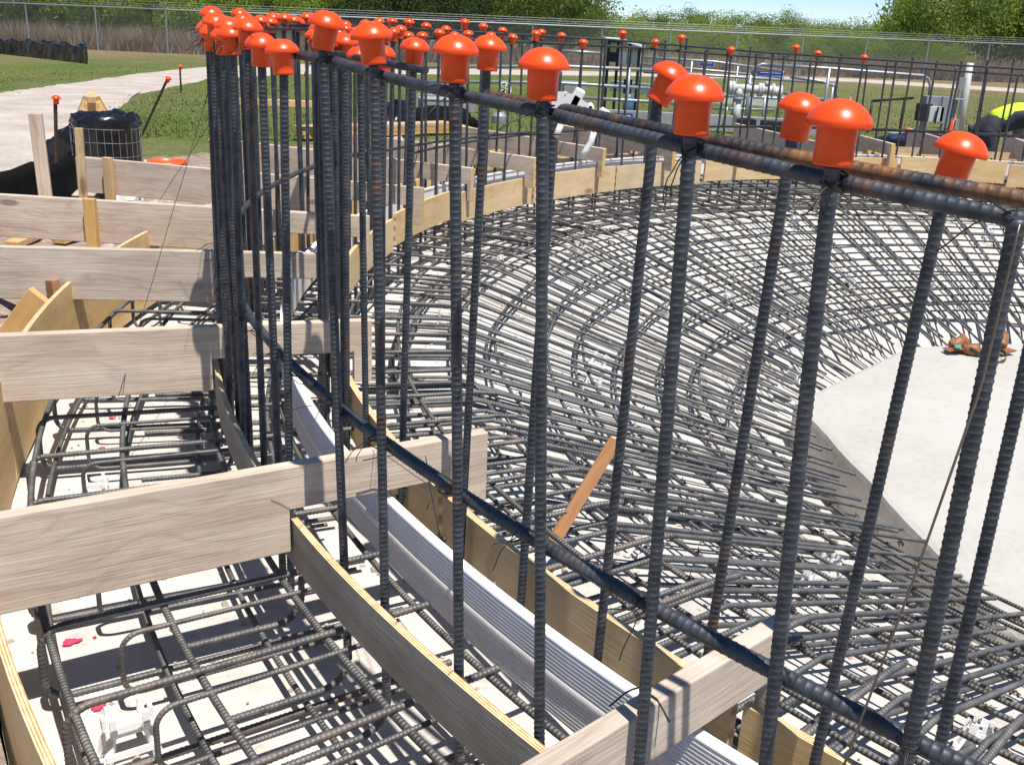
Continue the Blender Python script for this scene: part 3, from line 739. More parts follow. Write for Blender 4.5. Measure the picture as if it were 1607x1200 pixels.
while a > -318:
    o = place_rot('footing_bar', UB, a + random.uniform(-.15,.15))
    if a > -153: 
        nm = {-142.65:'bent footing bar at the bottom edge of the left corner',-145.9:'bent footing bar with rusty end in the bottom left bay',-149.15:'bent footing bar just under the wide knotted board'}
        lab = next((v for q, v in nm.items() if abs(q-a) < .6), None)
        tag(o, lab or f'{nth("ubn")} bent footing bar at the near right, mostly hidden by boards', 'rebar', 'bent footing bars')
    elif a > -190: tag(o, f'{nth("ub")} bent footing bar in the left bays beyond the wide knotted board', 'rebar', 'bent footing bars in the left bays')
    else: tag(o, f'{nth("ubf")} bent footing bar under the far boards counting from the left', 'rebar', 'far bent footing bars')
    if a > -200:
        h = place_rot('hairpin_bar', HB, a+.75+random.uniform(-.2,.2)); tag(h, f'{nth("hp")} thin hairpin bar in the left footing counting from the bottom edge', 'rebar', 'footing hairpin bars')
    a -= 3.25
LB = ribbed([(R+.028,0,.20),(R+.028,0,ZB+.1)] + [(R+.028+.07-.07*math.cos(t),0,ZB+.10-.07*math.sin(t)) for t in np.linspace(0,math.pi/2,8)][1:] + [(R+.33,0,ZB+.03)], .0085, .0115, 8, STEEL_FT, 'l_dowel_mesh', amp=.12)
for a in [base_a.get(q, q) for q in outer_a if q > -200][:11] + [q for q in outer_a if -200 < q < -149][::4]:
    o = place_rot('dowel_bar', LB, a); tag(o, f'{nth("dw")} bent dowel bar beneath the near wall bars counting from the right', 'rebar', 'bent dowels in the footing')
ci = 0
for dr, z, rb in ((.64,ZT-.017,.0095),(.38,ZT-.017,.0095),(.085,ZT-.017,.0095),(-.16,ZT-.017,.0085),(-.44,ZT-.017,.0085),(-.68,ZT-.02,.0085),
                  (.62,ZB+.017,.0085),(.39,ZB+.017,.0085),(.14,ZB+.017,.0085),(-.12,ZB+.017,.0085),(-.4,ZB+.017,.0085),(-.66,ZB+.017,.0085)):
    path = hoop_path(R+dr, -114, -318, lambda a: z, 1.0); o = link('ring_bar', np_tube(np.array(path), [rb]*len(path), 8, STEEL_FU, 'ring_bar'))
    lay = 'upper' if z > .15 else 'lower'; wh = ['outermost','second','third','fourth','fifth','innermost'][ci % 6]
    tag(o, f'{wh} curved bar of the {lay} footing layer', 'rebar', 'curved footing bars'); ci += 1

# ================================================================== FLOOR MATS ON THE CONE
def cone_bar(r_out, r_in, h, flat=0):
    p = [(r_out+flat,0,floor_z(r_out)+h)] if flat else []
    p += [(r_out,0,floor_z(r_out)+h),(r_in,0,floor_z(r_in)+h)]
    return p
RBIN = [2.36+.07*k for k in range(10)]
RT = [ribbed(cone_bar(CONE_R, ri, .155, .42), .0082, .0125, 7, STEEL_F, 'radial_top_mesh', amp=.10, seam=False) for ri in RBIN]
RBm = [ribbed(cone_bar(CONE_R, ri, .045, .42), .0082, .0125, 7, STEEL_F, 'radial_bottom_mesh', amp=.10, seam=False) for ri in RBIN]
def fsec(a):
    return 'below the pad at right' if a > -140 else 'on the near slope' if a > -165 else 'on the left slope' if a > -195 else 'on the upper left slope' if a > -225 else 'on the far slope' if a > -260 else 'on the far right slope'
for lay, meshes, off, gap in (('upper', RT, 0, 2.5), ('lower', RBm, .35, 2.5)):
    a = -112+off
    while a > -335:
        aa = a + random.gauss(0,.36); want = pad_radius(aa) + .03 + abs(random.gauss(0,.05)) + (.10 if aa > -172 else 0)
        k = min(len(RBIN)-1, max(0, int(math.ceil((want-RBIN[0])/.07))))
        o = place_rot('radial_bar', meshes[k], aa, random.uniform(-.006,.006)); o.location.x += random.gauss(0,.014); o.location.y += random.gauss(0,.014)
        tag(o, f'{nth((lay,fsec(a)))} straight bar of the {lay} mat {fsec(a)}, counting clockwise', 'rebar', f'{lay} radial floor bars'); a -= gap
# lap bars tied next to the radials
LAPM = ribbed(cone_bar(CONE_R, 3.45, .153, .5), .0082, .0125, 7, STEEL_F, 'lap_bar_mesh', amp=.10, seam=False)
a = -113.6
while a > -172:
    o = place_rot('lap_bar', LAPM, a + random.uniform(-.25,.25)); tag(o, f'{nth(("lap",fsec(a)))} short lapped bar {fsec(a)}, counting clockwise', 'rebar', 'lapped floor bars'); a -= 2.5
for lay, h, rs in (('upper', .138, np.arange(2.86,4.75,.225)), ('lower', .062, np.arange(2.90,4.75,.225))):
    for q, r in enumerate(rs):
        m = 190; ang = np.linspace(0, 2*math.pi, m); jit = .020*np.sin(ang*4+q*2.3)+.010*np.sin(ang*11+q*1.7)+.005*np.sin(ang*23+q)
        path = np.stack([CX+(r+jit)*np.cos(ang), CY+(r+jit)*np.sin(ang), np.full(m, floor_z(r)+h)], -1)
        o = link('floor_ring_bar', np_tube(path, [.0078]*m, 7, STEEL_FU, 'floor_ring_bar', caps=False))
        tag(o, f'{ORD[q]} curved bar out from the pad in the {lay} floor mat', 'rebar', f'{lay} curved floor bars')
        if lay == 'upper' and q % 2 == 1:        # lapped double length
            a0 = rad(120+37*q); ang2 = np.linspace(a0, a0+2.4, 100); rr = r+.021
            path = np.stack([CX+rr*np.cos(ang2), CY+rr*np.sin(ang2), np.full(100, floor_z(rr)+h)], -1)
            o = link('floor_ring_bar', np_tube(path, [.0078]*100, 7, STEEL_FU, 'floor_ring_lap'))
            tag(o, f'lapped curved bar tied beside the {ORD[q]} upper floor ring', 'rebar', 'lapped curved floor bars')
def mat_ties():
    mb = MB()
    for _ in range(1500):
        a = random.uniform(-112,-300); r = 2.86+.225*random.randint(0,8)+random.uniform(-.01,.01); p = pol(r, -112-2.5*round((-112-a)/2.5), floor_z(r)+.15)
        d = Vector((random.gauss(0,1),random.gauss(0,1),random.uniform(-.2,1))).normalized()*random.uniform(.015,.04); e = Vector((random.gauss(0,1),random.gauss(0,1),random.gauss(0,.6))).normalized()*.014
        mb.tube([p-e, p+Vector((0,0,.012)), p+e], .0022, 4, False); mb.tube([p+Vector((0,0,.008)), p+d*.6, p+d], .0013, 4, False)
    o = mb.build('mat_tie_wires', WIRE); o['label'] = 'countless small tie wires on the floor mat crossings'; struct(o, 'stuff')
mat_ties()

# white plastic chairs under the mats
def chair_mesh(seed, s=1.0):
    mb = MB(); r = random.Random(seed)
    for sx in (-1,1):
        for sy in (-1,1):
            mb.bar((sx*.045*s,sy*.03*s,0), (sx*.028*s,sy*.012*s,.075*s), .014*s, .010*s)
            mb.box((sx*.045*s,sy*.03*s,.003), (.022*s,.016*s,.006))
        mb.bar((sx*.028*s,-.026*s,.072*s), (sx*.028*s,.026*s,.072*s), .012*s, .014*s)
        for sy in (-1,1): mb.box((sx*.028*s, sy*.02*s, .088*s), (.011*s,.008*s,.026*s))
    mb.bar((-.04*s,0,.068*s), (.04*s,0,.068*s), .02*s, .012*s)
    for q in (-.04,.04): mb.box((q*s,0,.084*s), (.007*s,.018*s,.024*s))
    mb.bar((-.046*s,-.03*s,.03*s), (.046*s,-.03*s,.03*s), .006*s, .012*s); mb.bar((-.046*s,.03*s,.03*s), (.046*s,.03*s,.03*s), .006*s, .012*s)
    return mb.mesh('bar_chair_mesh', WPLAST)
CH = chair_mesh(1); CHB = chair_mesh(2, 1.25)
def chair(px, py, lab, g='white bar chairs under the floor mat', big=False, r=None):
    d = ray(px, py); best = None
    for t in np.linspace(1.2, 14, 2600):
        p = d*float(t) + Vector((0,0,CAMZ)); rr = math.hypot(p.x-CX, p.y-CY)
        if p.z <= floor_z(rr)+.04: best = p; break
    rr = math.hypot(best.x-CX, best.y-CY); a = math.atan2(best.y-CY, best.x-CX)
    o = link('bar_chair', CHB if big else CH, None, (best.x, best.y, floor_z(rr)+.004)); 
    o.rotation_euler = Matrix.Rotation(a,3,'Z').to_4x4().to_euler()
    if rr < CONE_R: o.rotation_euler = (Matrix.Rotation(a,4,'Z') @ Matrix.Rotation(-math.atan(SLOPE),4,'Y')).to_euler()
    return tag(o, lab, 'bar chair', g)
chair(203,1165,'white plastic bar chair on the slab in the bottom left corner', 'white bar chairs in the footing', True)
chair(150,775,'white plastic bar chair half hidden by the wide knotted board', 'white bar chairs in the footing')
for px, py, lab in ((1020,828,'white bar chair between bars right of the leaning lath'),(1010,865,'lower white bar chair right of the leaning lath'),(1525,1170,'white bar chair at the bottom right corner'),
                    (1295,895,'white bar chair near the pad\'s lower left edge'),(1270,920,'white bar chair just below another near the pad edge'),(905,395,'white bar chair high in the middle of the floor'),
                    (1045,490,'white bar chair beside the slanted ribbed bar'),(1140,470,'white bar chair in the centre of the sloping floor'),(1330,450,'white bar chair left of the leaning bar above the pad'),
                    (1455,450,'white bar chair right of centre above the pad'),(925,605,'white bar chair tangled in double ring bars'),(935,570,'upper white bar chair in the double ring bars'),
                    (700,500,'white bar chair near the left rings'),(615,620,'white bar chair beside the inner plywood strip'),(1240,590,'white bar chair left of the pad corner'),(1550,370,'white bar chair at the far right slope'),
                    (780,410,'white bar chair with pink mark near the far strip'),(1245,350,'white bar chair on the far upper slope')):
    chair(px, py, lab)
# loose white spacer hooked on the top hoops
def spacer():
    p0 = at_y(905,185,1.72); t = thing('plastic_spacer', 'white plastic spacer with legs hooked over the top hoop beside a cap', 'spacer', p0)
    def q(px, py, Y=1.66): return at_y(px, py, Y)-p0
    mb = MB(); 
    poly = [(866,147),(885,147),(903,153),(922,166),(938,178),(950,190),(935,196),(915,186),(895,184),(878,172),(866,166)]
    a = [q(x,y,1.645) for x,y in poly]; b = [q(x,y,1.675) for x,y in poly]; n = len(poly)
    mb.add(a+b, [tuple(range(n)), tuple(reversed(range(n,2*n)))] + [(i,(i+1)%n,n+(i+1)%n,n+i) for i in range(n)]); bevel(mb.build('plate', WPLAST, t), .003)
    for (x0,y0,x1,y1,w) in ((912,140,886,190,.016),(952,172,940,192,.016),(924,163,928,172,.011),(884,146,888,152,.011)):
        m = MB(); m.bar(q(x0,y0), q(x1,y1), w, .03, up=(0,1,0)); bevel(m.build('post', WPLAST, t), .003)
    for pts in ([(934,200),(928,222),(920,236),(911,247)], [(880,196),(876,206),(871,215)]):
        m = MB(); m.tube([q(x,y,1.76) for x,y in pts], .0052, 8); m.build('leg', WPLAST, t, smooth=True)
spacer()

def crumbs():
    mb = MB()
    for _ in range(2600):
        a = random.uniform(-118,-262); r = random.uniform(2.9,R+.72); p = pol(r, a, floor_z(r)+.004); s = random.choice([.003,.004,.006,.009])*random.uniform(.7,1.4)
        if random.random() < .02: s *= 2.2
        mb.box(p, (s*2,s*1.5,s), Matrix.Rotation(random.uniform(0,3),3,'Z') @ Matrix.Rotation(random.uniform(-.5,.5),3,'X'), taper=.6)
    o = mb.build('dirt_crumbs', ROCK); o['label'] = 'dirt crumbs scattered over the concrete floor'; struct(o, 'stuff')
crumbs()
# pink paint marks
def mark(px, py, w, lab):
    d = ray(px, py); best = None
    for t in np.linspace(1.2, 14, 2600):
        p = d*float(t) + Vector((0,0,CAMZ)); rr = math.hypot(p.x-CX, p.y-CY)
        if p.z <= floor_z(rr)+.002: best = p; break
    rr = math.hypot(best.x-CX, best.y-CY); a = math.atan2(best.y-CY, best.x-CX); n = 22; mb = MB(); ph = random.uniform(0,6)
    pts = []
    for k in range(n):
        t = 2*math.pi*k/n; s = w*(.8+.18*math.sin(3*t+ph)+.12*math.sin(7*t+2*ph)); pts.append((s*math.cos(t), .6*s*math.sin(t)))
    mb.prism(pts, 0, .003); o = mb.build('paint_mark', RED, None, False, (best.x,best.y,floor_z(rr)+.006))
    o.rotation_euler = (Matrix.Rotation(a,4,'Z') @ Matrix.Rotation(-math.atan(SLOPE) if rr < CONE_R else 0,4,'Y')).to_euler()
    tag(o, lab, 'paint mark', 'pink paint marks')
mark(112,1010,.028,'larger pink paint spot on the slab under the wide board'); mark(154,1114,.02,'pink paint spot near the bottom left bar chair')
mark(149,1003,.006,'tiny pink dot beside the larger paint spot'); mark(176,657,.016,'pink paint spot in the second left bay'); mark(160,705,.014,'lower pink paint spot in the second left bay')
mark(687,960,.014,'pink paint spot below the white waterstop'); mark(1278,820,.03,'red paint smear near the pad edge'); mark(928,327,.05,'red paint spot at the far edge of the floor')
mark(905,355,.03,'faint pink mark on the far slope'); mark(605,512,.014,'pink mark near the left end of the far floor'); mark(770,405,.03,'pink mark beside a far bar chair')

# leaning lath
def lath():
    a = at_z(868,850,.16); b = at_y(966,690,a.y+.18); t = (b-a).normalized()
    mb = MB(); L = (b-a).length; mb.box((L/2,0,0), (L,.040,.011)); 
    o = mb.build('wooden_lath', WOOD_D, None, False, a); y = Vector((0,1,0)); n = (y - t*y.dot(t)).normalized(); w = n.cross(t)
    o.rotation_euler = Matrix((t, w, n)).transposed().to_euler(); bevel(o, .002)
    tag(o, 'orange-brown wooden lath leaning out of the rebar floor', 'lath')
lath()
# wooden strips in the trench beside the pad
for (p, q, lab) in (((1500,985),(1640,1060),'pale wooden strip lying in the gap beside the pad'),):
    a, b = at_z(*p,-.42), at_z(*q,-.42); mb = MB(); L = (b-a).length; mb.box((L/2,0,0), (L,.05,.02)); o = mb.build('wood_strip', WOOD_G, None, False, a)
    o.rotation_euler = (0,0,math.atan2((b-a).y,(b-a).x)); tag(o, lab, 'wood strip')

# ================================================================== TOOL BELT ON THE PAD
def tool_belt():
    zt = -.49; p0 = at_z(1515,556,zt); t = thing('tool_belt', 'brown leather tool belt with olive strap lying on the concrete pad', 'tool belt', p0)
    def pouch(c, s, rz, tilt, nm):
        mb = MB(); M = Matrix.Rotation(rz,3,'Z') @ Matrix.Rotation(tilt,3,'Y')
        prof = [(.002,0),(.05,0),(.065,.02),(.075,.09),(.078,.19),(.072,.19),(.066,.09),(.055,.03),(.001,.02)]
        for r, z in prof:
            for k in range(16):
                a = 2*math.pi*k/16; mb.v.append(tuple(M @ Vector((r*s*math.cos(a)*1.25*(1+.16*math.sin(3*a+z*30)+.08*math.sin(5*a+z*60)), r*s*math.sin(a)*.8, z*s)) + Vector(c)))
        n = 16; mb.f = [(i*n+j, i*n+(j+1)%n, (i+1)*n+(j+1)%n, (i+1)*n+j) for i in range(len(prof)-1) for j in range(n)]; mb.m = [0]*len(mb.f)
        mb.build(nm, LEATHER, t, True)
    pouch((-.13,.06,.07), 1.0, .4, 1.25, 'pouch'); pouch((-.02,.02,.06), .8, -.5, 1.35, 'pouch'); pouch((.40,.14,.07), 1.1, 1.2, 1.1, 'pouch')
    mb = MB(); mb.bar((-.2,0,.05), (.05,.05,.09), .11, .012); mb.bar((.33,.02,.03), (.5,.1,.06), .1, .012); mb.build('flap', LEATHER, t)
    mb = MB(); pts = []
    for k in range(40):
        a = 2*math.pi*k/39; pts.append((.17+.20*math.cos(a)*.8, -.06+.17*math.sin(a)-.05*math.cos(a), .05+.045*math.sin(a*2+1)))
    w = []
    for q in pts: w.append(Vector(q))
    for i in range(39): mb.bar(w[i], w[i+1], .006, .045)
    mb.build('strap', CANVAS, t)
    t.scale = (.72,.72,.55)
    mb = MB(); mb.box((-.10,-.03,.11), (.06,.05,.012), Matrix.Rotation(.5,3,'X')); mb.build('tag', TEAL, t)
    mb = MB(); mb.bar((.1,-.06,.04), (.24,-.16,.03), .035, .02); mb.build('handle', WOOD_Y, t)
tool_belt()

# ================================================================== GROUND LEFT: LUMBER, BUNDLE, POSTS
def plank(name, a, b, w, th, lab, mat, up=(0,0,1), cat='lumber', grp=None):
    a, b = Vector(a), Vector(b); d = (b-a); L = d.length; d.normalize(); y = Vector(up).cross(d)
    if y.length < 1e-3: y = Vector((1,0,0)).cross(d)
    y.normalize(); z = d.cross(y); mb = MB(); mb.box((L/2,0,0), (L,w,th)); o = mb.build(name, mat, None, False, a)
    o.rotation_euler = Matrix((d,y,z)).transposed().to_euler(); bevel(o, .003); return tag(o, lab, cat, grp)
pb = at_z(83,395,.12); plank('upright_plank', (pb.x,pb.y,.05), (pb.x-.03,pb.y+.02,at_y(78,180,pb.y).z), .035, .075, 'pale weathered plank standing upright at left with nail holes', WOOD_G, up=(1,.25,0))
pb = at_z(100,395,.10); plank('upright_plank', (pb.x+.04,pb.y+.25,.05), (pb.x+.05,pb.y+.27,at_y(92,200,pb.y+.25).z), .03, .05, 'narrow yellow stake right behind the pale upright plank', WOOD_Y, up=(1,.25,0))
q = at_z(-40,330,.25); plank('brace_lumber', (q.x,q.y,.27), at_y(58,283,q.y+.2), .038, .088, 'yellow two by four sloping up beside the upright plank', WOOD_Y)
q = at_z(5,530,.22); plank('brace_lumber', (q.x,q.y,.2), at_z(62,462,.42), .038, .088, 'yellow brace propped against the footing form at the left edge', WOOD_Y)
q = at_z(60,500,.2); plank('brace_lumber', (q.x-.6,q.y+.5,.22), at_z(90,455,.40), .038, .088, 'dark brown brace board behind the plywood form', WOOD_D)
for px, py, px2, py2, lab in ((20,395,75,372,'short yellow offcut lying in the dirt at left'),(92,388,118,381,'small yellow offcut behind the upright plank'),(155,300,215,318,'yellow lumber beneath the board before the bundle')):
    a, b = on_ground(px,py), on_ground(px2,py2); plank('offcut', (a.x,a.y,a.z+.04), (b.x,b.y,b.z+.05), .09, .038, lab, WOOD_Y, cat='offcut')
a, b = on_ground(120,330), on_ground(160,300); plank('pale_panel', (a.x,a.y,a.z+.1), (b.x,b.y,b.z+.16), .25, .012, 'pale plywood offcut leaning behind the left boards', WOOD_G, cat='offcut')
# rubble
def rubble():
    mb = MB()
    def rock(p, s):
        n = 6; pts = []
        for ring, zz in ((.7,-.3),(1,.1),(.6,.55)):
            for k in range(n):
                t = 2*math.pi*k/n+random.uniform(-.2,.2); q = ring*s*random.uniform(.75,1.2); pts.append((p.x+q*math.cos(t), p.y+q*math.sin(t), p.z+zz*s*random.uniform(.8,1.2)))
        mb.add(pts, [(i*n+k, i*n+(k+1)%n, (i+1)*n+(k+1)%n, (i+1)*n+k) for i in range(2) for k in range(n)] + [tuple(2*n+k for k in range(n))])
    for _ in range(1500):
        a = random.uniform(-118,-240); r = R+.85+abs(random.gauss(0,.9)); p = pol(r, a); p.z = ground_z(p.x,p.y); rock(p, random.choice([.012,.02,.03,.035,.05,.08])*random.uniform(.6,1.2))
    o = mb.build('rubble', ROCK); o['label'] = 'loose stones and clods of dirt behind the footing form'; struct(o, 'stuff')
rubble()
# black fabric sheet fences
def fabric(path, h, name, lab, folds=.03, mat=BLACKFB, top_sag=.04, cat='silt fence', th=.008, bulge=0):
    P = resample(np.array([tuple(p) for p in path]), .10); n = len(P); rows = 7; mb = MB(); pts = []
    T = np.gradient(P, axis=0)
    for side in (0, 1):
        for i in range(n):
            nrm = np.array([-T[i,1], T[i,0], 0]); nrm /= np.linalg.norm(nrm)
            for j in range(rows):
                t = j/(rows-1); f = folds*math.sin(i*.9+2*math.sin(i*.31))*(.4+.6*t) + folds*.5*math.sin(i*2.3+t*4) + bulge*math.sin(t*math.pi)
                z = P[i,2] + t*(h + top_sag*math.sin(i*.35)+.02*math.sin(i*1.1))
                q = P[i] + nrm*(f + (th if side else 0)); pts.append((q[0],q[1],z))
    o = n*rows; fs = []
    for i in range(n-1):
        for j in range(rows-1):
            a = i*rows+j; fs.append((a, a+rows, a+rows+1, a+1)); fs.append((o+a, o+a+1, o+a+rows+1, o+a+rows))
        a = i*rows+rows-1; fs.append((a, a+rows, o+a+rows, o+a))
    for e in (0, n-1):
        for j in range(rows-1): a = e*rows+j; fs.append((a, a+1, o+a+1, o+a))
    mb.add(pts, fs); return tag(mb.build(name, mat, None, True), lab, cat)
g0 = on_ground(-120,330); s0 = at_y(-120,250,6.2); s1 = at_y(0,237,6.3); s2 = at_y(60,228,6.6); s3 = at_y(110,205,7.3); s4 = at_y(122,190,7.75)
fabric([(p.x,p.y,ground_z(p.x,p.y)-.05) for p in (s0,s1,s2,s3,s4)], .43, 'silt_fence', 'black silt fence fabric behind the upright plank at left', .02, top_sag=.02)
f0, f1, f2 = on_ground(-220,74), on_ground(0,85), on_ground(139,101)
far_s = fabric([f0,f1,f2], .52, 'silt_fence', 'long low black silt fence across the grass at upper left', .05, BLACKPL, .05)
# bundle
def bundle():
    c = on_ground(171,262); rB, h = .285, .44; t = thing('wrapped_bundle', 'round bundle wrapped in crumpled black plastic inside a wire mesh cage', 'bundle', c)
    mb = MB(); n = 48; prof = [(1,0),(1,.1),(.99,.2),(.98,.3),(1.0,.36),(1.03,.41),(.98,.455),(.8,.475),(.55,.465),(.3,.43),(.1,.42),(.01,.42)]; pts = []
    for i, (r, z) in enumerate(prof):
        for k in range(n):
            a = 2*math.pi*k/n; w = .025*math.sin(5*a+i)+.02*math.sin(11*a+2*i)+(.03*math.sin(7*a-i*1.7)+random.uniform(-.02,.02) if i > 3 else 0)
            pts.append((rB*(r+w)*math.cos(a), rB*(r+w)*math.sin(a), z*h/.45 + (.022*math.sin(4*a+i*2)+random.uniform(-.012,.012) if i > 3 else 0)))
    mb.add(pts, [(i*n+k, i*n+(k+1)%n, (i+1)*n+(k+1)%n, (i+1)*n+k) for i in range(len(prof)-1) for k in range(n)]); o = mb.build('plastic_wrap', BLACKPL, t, True)
    mb = MB()
    for k in range(30):
        a = 2*math.pi*k/30; x, y = (rB+.012)*math.cos(a), (rB+.012)*math.sin(a); mb.tube([(x,y,0),(x,y,.36)], .0016, 5)
    for z in (.02,.12,.24,.355): mb.tube([((rB+.013)*math.cos(a),(rB+.013)*math.sin(a),z+.004*math.sin(3*a)) for a in np.linspace(0,2*math.pi,49)], .0016, 5)
    mb.build('wire_cage', GREYP, t)
    mb = MB(); pts = []
    for i in range(10):
        for j in range(6):
            pts.append((-rB*.9-i*.035, -.02-.01*i+.02*math.sin(i+j), .42-.03*i-j*.06+.015*math.sin(i*2+j)))
    mb.add(pts, [(i*6+j,(i+1)*6+j,(i+1)*6+j+1,i*6+j+1) for i in range(9) for j in range(5)]); o = mb.build('plastic_flap', BLACKPL, t, True); m = o.modifiers.new('solid','SOLIDIFY'); m.thickness = .006
bundle()
def tpost(base, top, lab, caplab, s=1.0):
    d = (Vector(top)-Vector(base)); L = d.length; t = thing('steel_post', lab, 'post', base)
    t.rotation_euler = d.to_track_quat('Z','Y').to_euler()
    mb = MB(); mb.box((0,0,L/2), (.034*s,.006*s,L)); mb.box((0,.013*s,L/2), (.006*s,.024*s,L))
    mb.build('post_shaft', RUSTPOST, t)
    mb = MB()
    for k in range(int(L/.05)): mb.box((0,-.005*s,.03+k*.05), (.012*s,.008*s,.02))
    mb.build('stud', RUSTPOST, t)
    c = link('rebar_cap', CAPMESH, None, Vector(top)-d.normalized()*.05*s); c.rotation_euler = t.rotation_euler; c.scale = (s,s,s); tag(c, caplab, 'rebar cap')
b = on_ground(222,215); tpost((b.x,b.y,b.z), at_y(264,124,b.y-.05), 'brown steel post leaning right out of the black bundle', 'orange cap on the leaning steel post', .85)
b = on_ground(91,300); tpost((b.x,b.y,b.z), at_y(88,155,b.y), 'brown steel post standing behind the pale upright plank', 'orange cap on the steel post behind the upright plank', .8)
b = on_ground(285,146); tpost((b.x,b.y,b.z), at_y(283,105,b.y), 'thin dark stake standing on the grass by the road', 'small orange cap on the thin stake by the road', 1.0)
b = on_ground(1421,232); tpost((b.x,b.y,b.z-.1), at_y(1424,203,b.y), 'short rusty stake beside the grey block across the tank', 'small orange cap on the short rusty stake across the tank', .9)
# sawhorses
def sawhorse(base, L, h, rz, lab):
    t = thing('sawhorse', lab, 'sawhorse', base, rz); mb = MB(); mb.box((0,0,h), (L,.085,.07)); bevel(mb.build('beam', WOOD_Y, t), .003)
    for sx in (-1,1):
        for sy in (-1,1):
            m = MB(); m.bar((sx*(L/2-.08),sy*.05,h-.02), (sx*(L/2-.02),sy*.21,0), .085, .035, up=(1,0,0)); m.build('leg', WOOD_Y, t)
        m = MB(); m.bar((sx*(L/2-.05),-.13,h*.48), (sx*(L/2-.05),.13,h*.48), .08, .03); m.build('crosspiece', WOOD_Y, t)
        m = MB(); m.box((sx*(L/2-.06),0,h-.10), (.02,.17,.12)); m.build('gusset', WOOD_Y, t)
b = on_ground(148,206); sawhorse(b, .75, at_y(148,153,b.y).z-b.z, rad(112), 'wooden sawhorse standing behind the black bundle')
b = on_ground(425,222); sawhorse(b, 1.3, at_y(335,157,b.y).z-b.z, rad(8), 'wooden sawhorse partly behind the crowded wall bars')
# orange tub
def tub():
    c = on_ground(264,283); r = .15; zt = at_y(264,252,c.y).z - c.z; mb = MB()
    mb.lathe([(.001,.006),(r*.78,.006),(r*.8,.0),(r,zt-.03),(r*1.06,zt-.03),(r*1.06,zt),(r*.97,zt),(r*.95,zt-.04),(r*.75,.02),(.001,.02)], 40)
    tag(mb.build('orange_tub', ORANGE, None, True, c), 'round orange plastic tub behind the grey left boards', 'tub')
tub()
p = on_ground(195,322); mb = MB()
for k in range(14): mb.box((random.uniform(-.09,.09),random.uniform(-.06,.06),.03+random.uniform(0,.04)), (random.uniform(.04,.1),random.uniform(.04,.08),random.uniform(.02,.05)), Matrix.Rotation(random.uniform(0,3),3,'Z') @ Matrix.Rotation(random.uniform(-.4,.4),3,'X'))
tag(mb.build('foam_scraps', WHITE, None, False, p), 'heap of white foam scraps between two left boards', 'foam scraps')
# lumber stacks and tarp beyond the ring
def stack(pa, pb, n, lab, w=.12, th=.04, mat=WOOD_Y):
    a, b = on_ground(*pa), on_ground(*pb); t = thing('lumber_pile', lab, 'lumber', a); d = (b-a); d.z = 0; L = d.length; t.rotation_euler = (0,0,math.atan2(d.y,d.x))
    for k in range(n):
        m = MB(); m.box((L/2+random.uniform(-.1,.1), (k % 2)*w*1.1, .05+(k//2)*(th+.004)), (L*random.uniform(.9,1.05), w, th)); m.build('plank', mat, t)
stack((470,222),(700,212),6,'pale new lumber piled along the outside of the far ring'); stack((690,205),(752,222),4,'short pale boards fanned beside the black tarp')
def heap(px, py, w, h, lab, mat, d=.5, name='tarp_heap'):
    c = on_ground(px, py); mb = MB(); n, m = 26, 10; pts = []
    for i in range(m):
        t = i/(m-1)
        for k in range(n):
            a = 2*math.pi*k/n; rr = math.cos(t*math.pi/2)**.7*(1+.12*math.sin(4*a+i)+.08*math.sin(9*a)); pts.append((w*rr*math.cos(a), d*rr*math.sin(a), h*math.sin(t*math.pi/2)*(1+.1*math.sin(3*a+i))))
    mb.add(pts, [(i*n+k, i*n+(k+1)%n, (i+1)*n+(k+1)%n, (i+1)*n+k) for i in range(m-1) for k in range(n)]); tag(mb.build(name, mat, None, True, c), lab, 'tarp heap')
heap(622,205,.28,.36,'folded black plastic heap on the grass behind the far lumber',BLACKPL); heap(690,203,.55,.28,'low black tarp spread right of the folded plastic heap',BLACKFB)
heap(1450,236,.75,.2,'black plastic lying beyond the far boards at right',BLACKPL)
def block(px, py, sx, sy, sz, rz, lab, mat=GREYC, name='concrete_block'):
    c = on_ground(px, py); mb = MB(); mb.box((0,0,sz/2), (sx,sy,sz)); mb.box((0,0,sz+.012), (sx*1.03,sy*1.05,.025)); o = mb.build(name, mat, None, False, c); o.rotation_euler = (0,0,rz); bevel(o, .01); tag(o, lab, 'concrete block')
block(1428,231,.55,.35,.16,.5,'grey concrete block across the tank with a stake beside it')
block(695,190,.7,.4,.30,.2,'grey crate-like block behind the black tarp')

# ================================================================== PIPEWORK YARD
YD = 16.0
def rail_set(name, lab, rails, posts, r=.024, mat=GALV):
    p0 = rails[0][0]; t = thing(name, lab, 'railing', (p0.x,p0.y,ground_z(p0.x,p0.y)))
    o = Vector(t.location)
    for pts in rails: m = MB(); m.tube([p-o for p in pts], r, 8); m.build('rail', mat, t, smooth=True)
    for a, b in posts: m = MB(); m.tube([a-o, b-o], r, 8); m.build('post', mat, t, smooth=True)
def gpost(px, py, Y):
    p = at_y(px, py, Y); return (p, Vector((p.x,p.y,ground_z(p.x,p.y)-.1)))
rail_set('pipe_railing','galvanised pipe railing in front of the cabinet, three rails',
         [[at_y(640,106,17.2),at_y(878,104,17.2),at_y(1075,112,17.2)],[at_y(640,128,17.2),at_y(870,130,17.2),at_y(1075,142,17.2)],[at_y(890,152,17.2),at_y(1075,163,17.2)],[at_y(880,80,17.4),at_y(945,84,17.4)]],
         [gpost(628,104,17.2),gpost(762,106,17.2),gpost(877,104,17.2),gpost(988,108,17.2),gpost(1073,112,17.2)], .026)
